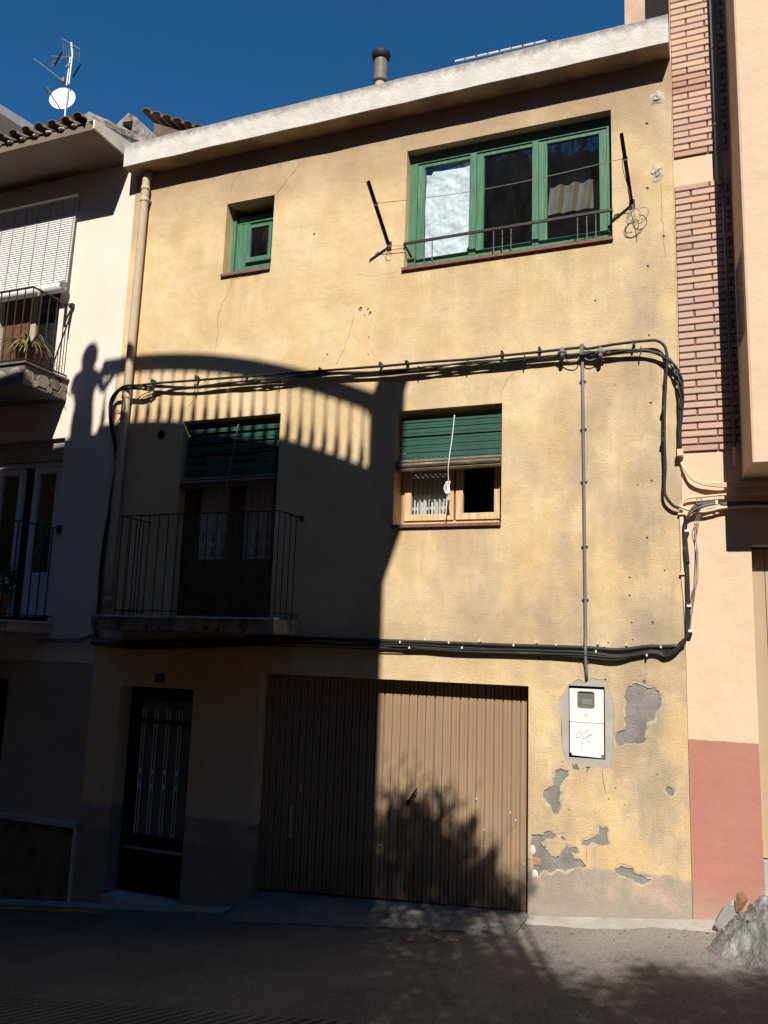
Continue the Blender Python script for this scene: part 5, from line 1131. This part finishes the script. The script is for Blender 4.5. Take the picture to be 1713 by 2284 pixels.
# --- aerials
def along(u, v, Y): return F(u, v, Y)
AY = 2.0
t = thing('satellite_dish', tuple(F(144, 262, AY)), 'white satellite dish on a mast above the tiled eave of the cream house', 'satellite dish')
c = F(139, 219, AY); ax = Vector((.35, -.90, .12)).normalized(); e1_ = ax.orthogonal().normalized(); e1_ = (Vector((1, 0, 0))-ax*ax.x).normalized(); e2_ = ax.cross(e1_)
mb = MB(); NR, NA = 6, 28
for j in range(NR+1):
    r_ = j/NR
    for i in range(NA): a = 2*math.pi*i/NA; mb.v.append(tuple(c+e1_*r_*.25*math.cos(a)+e2_*r_*.25*math.sin(a)+ax*(.055*r_*r_-.055)))
for j in range(NR):
    for i in range(NA): mb.face([j*NA+i, j*NA+(i+1) % NA, (j+1)*NA+(i+1) % NA, (j+1)*NA+i])
mb.build('reflector', M['dish'], t, True)
lo_ = c-e2_*.24 if e2_.z > 0 else c+e2_*.24
tipd = F(108, 203, AY-.35); MB().tube([c+Vector((.02, -.02, -.27)), tipd], .012, 6).build('feed_arm', M['iron_grey'], t)
MB().tube([tipd+Vector((-.01, -.03, .05)), tipd+Vector((.02, .03, -.05))], .034, 10).build('feed_horn', M['iron_grey'], t)
MB().tube([F(143, 290, AY), F(147, 236, AY), F(152, 190, AY+.06)], .02, 8).build('mast', M['alu'], t)
t = thing('grid_antenna', tuple(F(150, 190, AY)), 'television antenna with reflector grid on twin poles above the satellite dish', 'antenna')
MB().tube([F(154, 188, AY), F(162, 122, AY)], .018, 8).build('mast', M['alu'], t); MB().tube([F(149, 190, AY), F(157, 128, AY)], .018, 8).build('mast', M['alu'], t)
MB().tube([F(161, 122, AY), F(159, 96, AY)], .02, 8).build('mast', M['dish'], t)
for (a, b, c_, e_) in ((139,86,178,110),(178,110,178,140),(139,86,143,110),(113,125,158,128),(113,140,155,124),(113,125,113,148),(113,148,135,138),(145,150,158,138)): MB().tube([F(a, b, AY-.1), F(c_, e_, AY)], .008, 5).build('rod', M['cable_grey'], t)
for (a, b, c_, e_) in ((139,115,122,146),(180,143,163,171)): MB().tube([F(a, b, AY-.15), F(c_, e_, AY-.05)], .018, 6).build('element', M['soot'], t)
for k in range(7): MB().tube([F(140+6*k, 92+4*k, AY-.05), F(142+6*k, 122+3*k, AY)], .003, 4).build('grid_wire', M['cable_grey'], t)
MB().tube([F(76, 131, AY-.2), F(112, 158, AY-.1), F(143, 183, AY)], .008, 5).build('boom', M['cable_grey'], t)
q = F(141, 180, AY); MB().lathe([(0, -.05), (.05, -.04), (.05, .04), (0, .05)], q, 10).build('clamp', M['iron_grey'], t)
t = thing('yagi_antenna', (-2.2, 1.0, 9.46), 'slim yagi antenna lying along the roofline right of the flue', 'antenna')
A, B = F(1015, 137, 1.), F(1222, 90, 1.)
MB().tube([A, B], .014, 6).build('boom', M['dish'], t)
for k in range(9):
    p = A.lerp(B, k/8); L_ = .03 if k not in (4, 5) else .05; MB().tube([p+Vector((-.02, -L_, .0)), p+Vector((.02, L_, .0))], .008, 5).build('element', M['alu'] if k % 2 else M['soot'], t)
p = A.lerp(B, .55); MB().tube([p, Vector((p.x, p.y+.02, 9.45))], .014, 6).build('mast', M['iron_grey'], t)

# --- rubble heap at the right
hp = thing('rubble_heap', (1.05, -.7, ground_z(1.05, -.7)), 'dusty grey mound of builder\'s rubble at the lower right edge', 'rubble')
mb = MB(); NA, NR = 130, 60
for j in range(NR+1):
    r_ = j/NR
    for i in range(NA):
        a = 2*math.pi*i/NA; k_ = 1+.16*noise.noise((math.cos(a)*1.6, math.sin(a)*1.6, 3)); x_ = 1.06+.98*k_*r_*math.cos(a); y_ = -.78+.85*k_*r_*math.sin(a)
        h_ = .66*(1-r_)**1.05
        h_ += (.16*noise.noise((x_*2.6, y_*2.6, 1))+.13*(.3-abs(noise.noise((x_*5, y_*5, 5))))+.09*(.3-abs(noise.noise((x_*12, y_*12, 5))))+.035*noise.noise((x_*26, y_*26, 8)))*min(1, (1-r_)*4)
        mb.v.append((x_, y_, ground_z(x_, y_)-.03+max(0, h_)))
for j in range(NR):
    for i in range(NA): mb.face([j*NA+i, (j+1)*NA+i, (j+1)*NA+(i+1) % NA, j*NA+(i+1) % NA])
mb.build('mound', M['dust'], hp, True)
rg = random.Random(4)
for k in range(14):
    a = rg.uniform(2.2, 5.2); r_ = rg.uniform(.3, 1.05); x_ = 1.06+.98*r_*math.cos(a); y_ = -.78+.85*r_*math.sin(a); h_ = .74*max(0, 1-r_)**1.15; s_ = rg.uniform(.012, .035)
    mb = MB(); mb.lathe([(0, -s_), (s_*.8, -s_*.5), (s_, s_*.2), (s_*.5, s_*.8), (0, s_)], (0, 0, 0), 6); mb.v = [(x+rg.uniform(-.3, .3)*s_, y+rg.uniform(-.3, .3)*s_, z+rg.uniform(-.2, .2)*s_) for x, y, z in mb.v]
    o = mb.build('lump', M['dust'], hp); o.location = (x_, y_, ground_z(x_, y_)+h_+.0); o.rotation_euler = (rg.random()*3, rg.random()*3, rg.random()*3)
# slab fragment and board leaning on the heap
mb = MB(); q0 = F(1606, 2080, -.40); pts = [(1593, 2062), (1608, 2080), (1645, 2044), (1642, 2025), (1630, 2018), (1612, 2030), (1600, 2048)]
fr_ = [F(a, b, -.36-.002*i) for i, (a, b) in enumerate(pts)]; bk = [p+Vector((.015, .06, .03)) for p in fr_]; n = len(pts)
mb.v = [tuple(p) for p in fr_]+[tuple(p) for p in bk]; mb.f = [list(range(n)), [2*n-1-i for i in range(n)]]+[[i, n+i, n+(i+1) % n, (i+1) % n] for i in range(n)]; mb.m = [0]*len(mb.f)
tag(mb.build('slab_fragment', M['slab']), 'rounded grey slab fragment leaning against the rubble mound', 'rubble')
mb = MB(); pts = [(1644, 1992), (1655, 2012), (1643, 2035), (1638, 2018)]; fr_ = [F(a, b, -.38) for a, b in pts]; bk = [p+Vector((.05, .02, .02)) for p in fr_]
mb.hexa([fr_[3], fr_[2], bk[2], bk[3], fr_[0], fr_[1], bk[1], bk[0]]); tag(mb.build('board_offcut', M['plank']), 'short brown board end sticking out of the rubble mound', 'board')
# --- litter by the garage
q = Vector((-2.46, -.98, ground_z(-2.46, -.98)+.012)); mb = MB(); mb.v = [tuple(q+Vector(v)) for v in ((-.05, -.02, 0), (.05, -.03, .0), (.04, .03, .02), (.0, .045, .07), (-.04, .03, .03))]; mb.f = [[0, 1, 2, 3, 4], [0, 4, 3], [1, 3, 2]]; mb.m = [0, 0, 0]
tag(mb.build('paper_scrap', pm('pink_paper', (.40, .20, .22), .9, .2, 20, 0)), 'crumpled pinkish paper scrap on the asphalt before the garage', 'litter')
mb = MB(); rg = random.Random(9)
for k in range(120):
    x_ = rg.uniform(-4.4, 1.0); y_ = -.42-abs(rg.gauss(0, .12)); 
    if rg.random() < .4: x_ = -2.2+rg.gauss(0, .25); y_ = -.95+rg.gauss(0, .06)
    a = rg.random()*6; s_ = rg.uniform(.012, .03); z_ = ground_z(x_, y_)+.03+rg.random()*.012; k0 = len(mb.v)
    mb.v += [(x_+s_*math.cos(a), y_+s_*math.sin(a), z_), (x_-s_*.4*math.sin(a), y_+s_*.4*math.cos(a), z_+.01), (x_-s_*math.cos(a), y_-s_*math.sin(a), z_), (x_+s_*.4*math.sin(a), y_-s_*.4*math.cos(a), z_+.006)]; mb.face([k0, k0+1, k0+2, k0+3])
tag(mb.build('fallen_leaves', M['spider_tip']), 'dry leaves and grit along the pavement edge', 'leaves', kind='stuff')
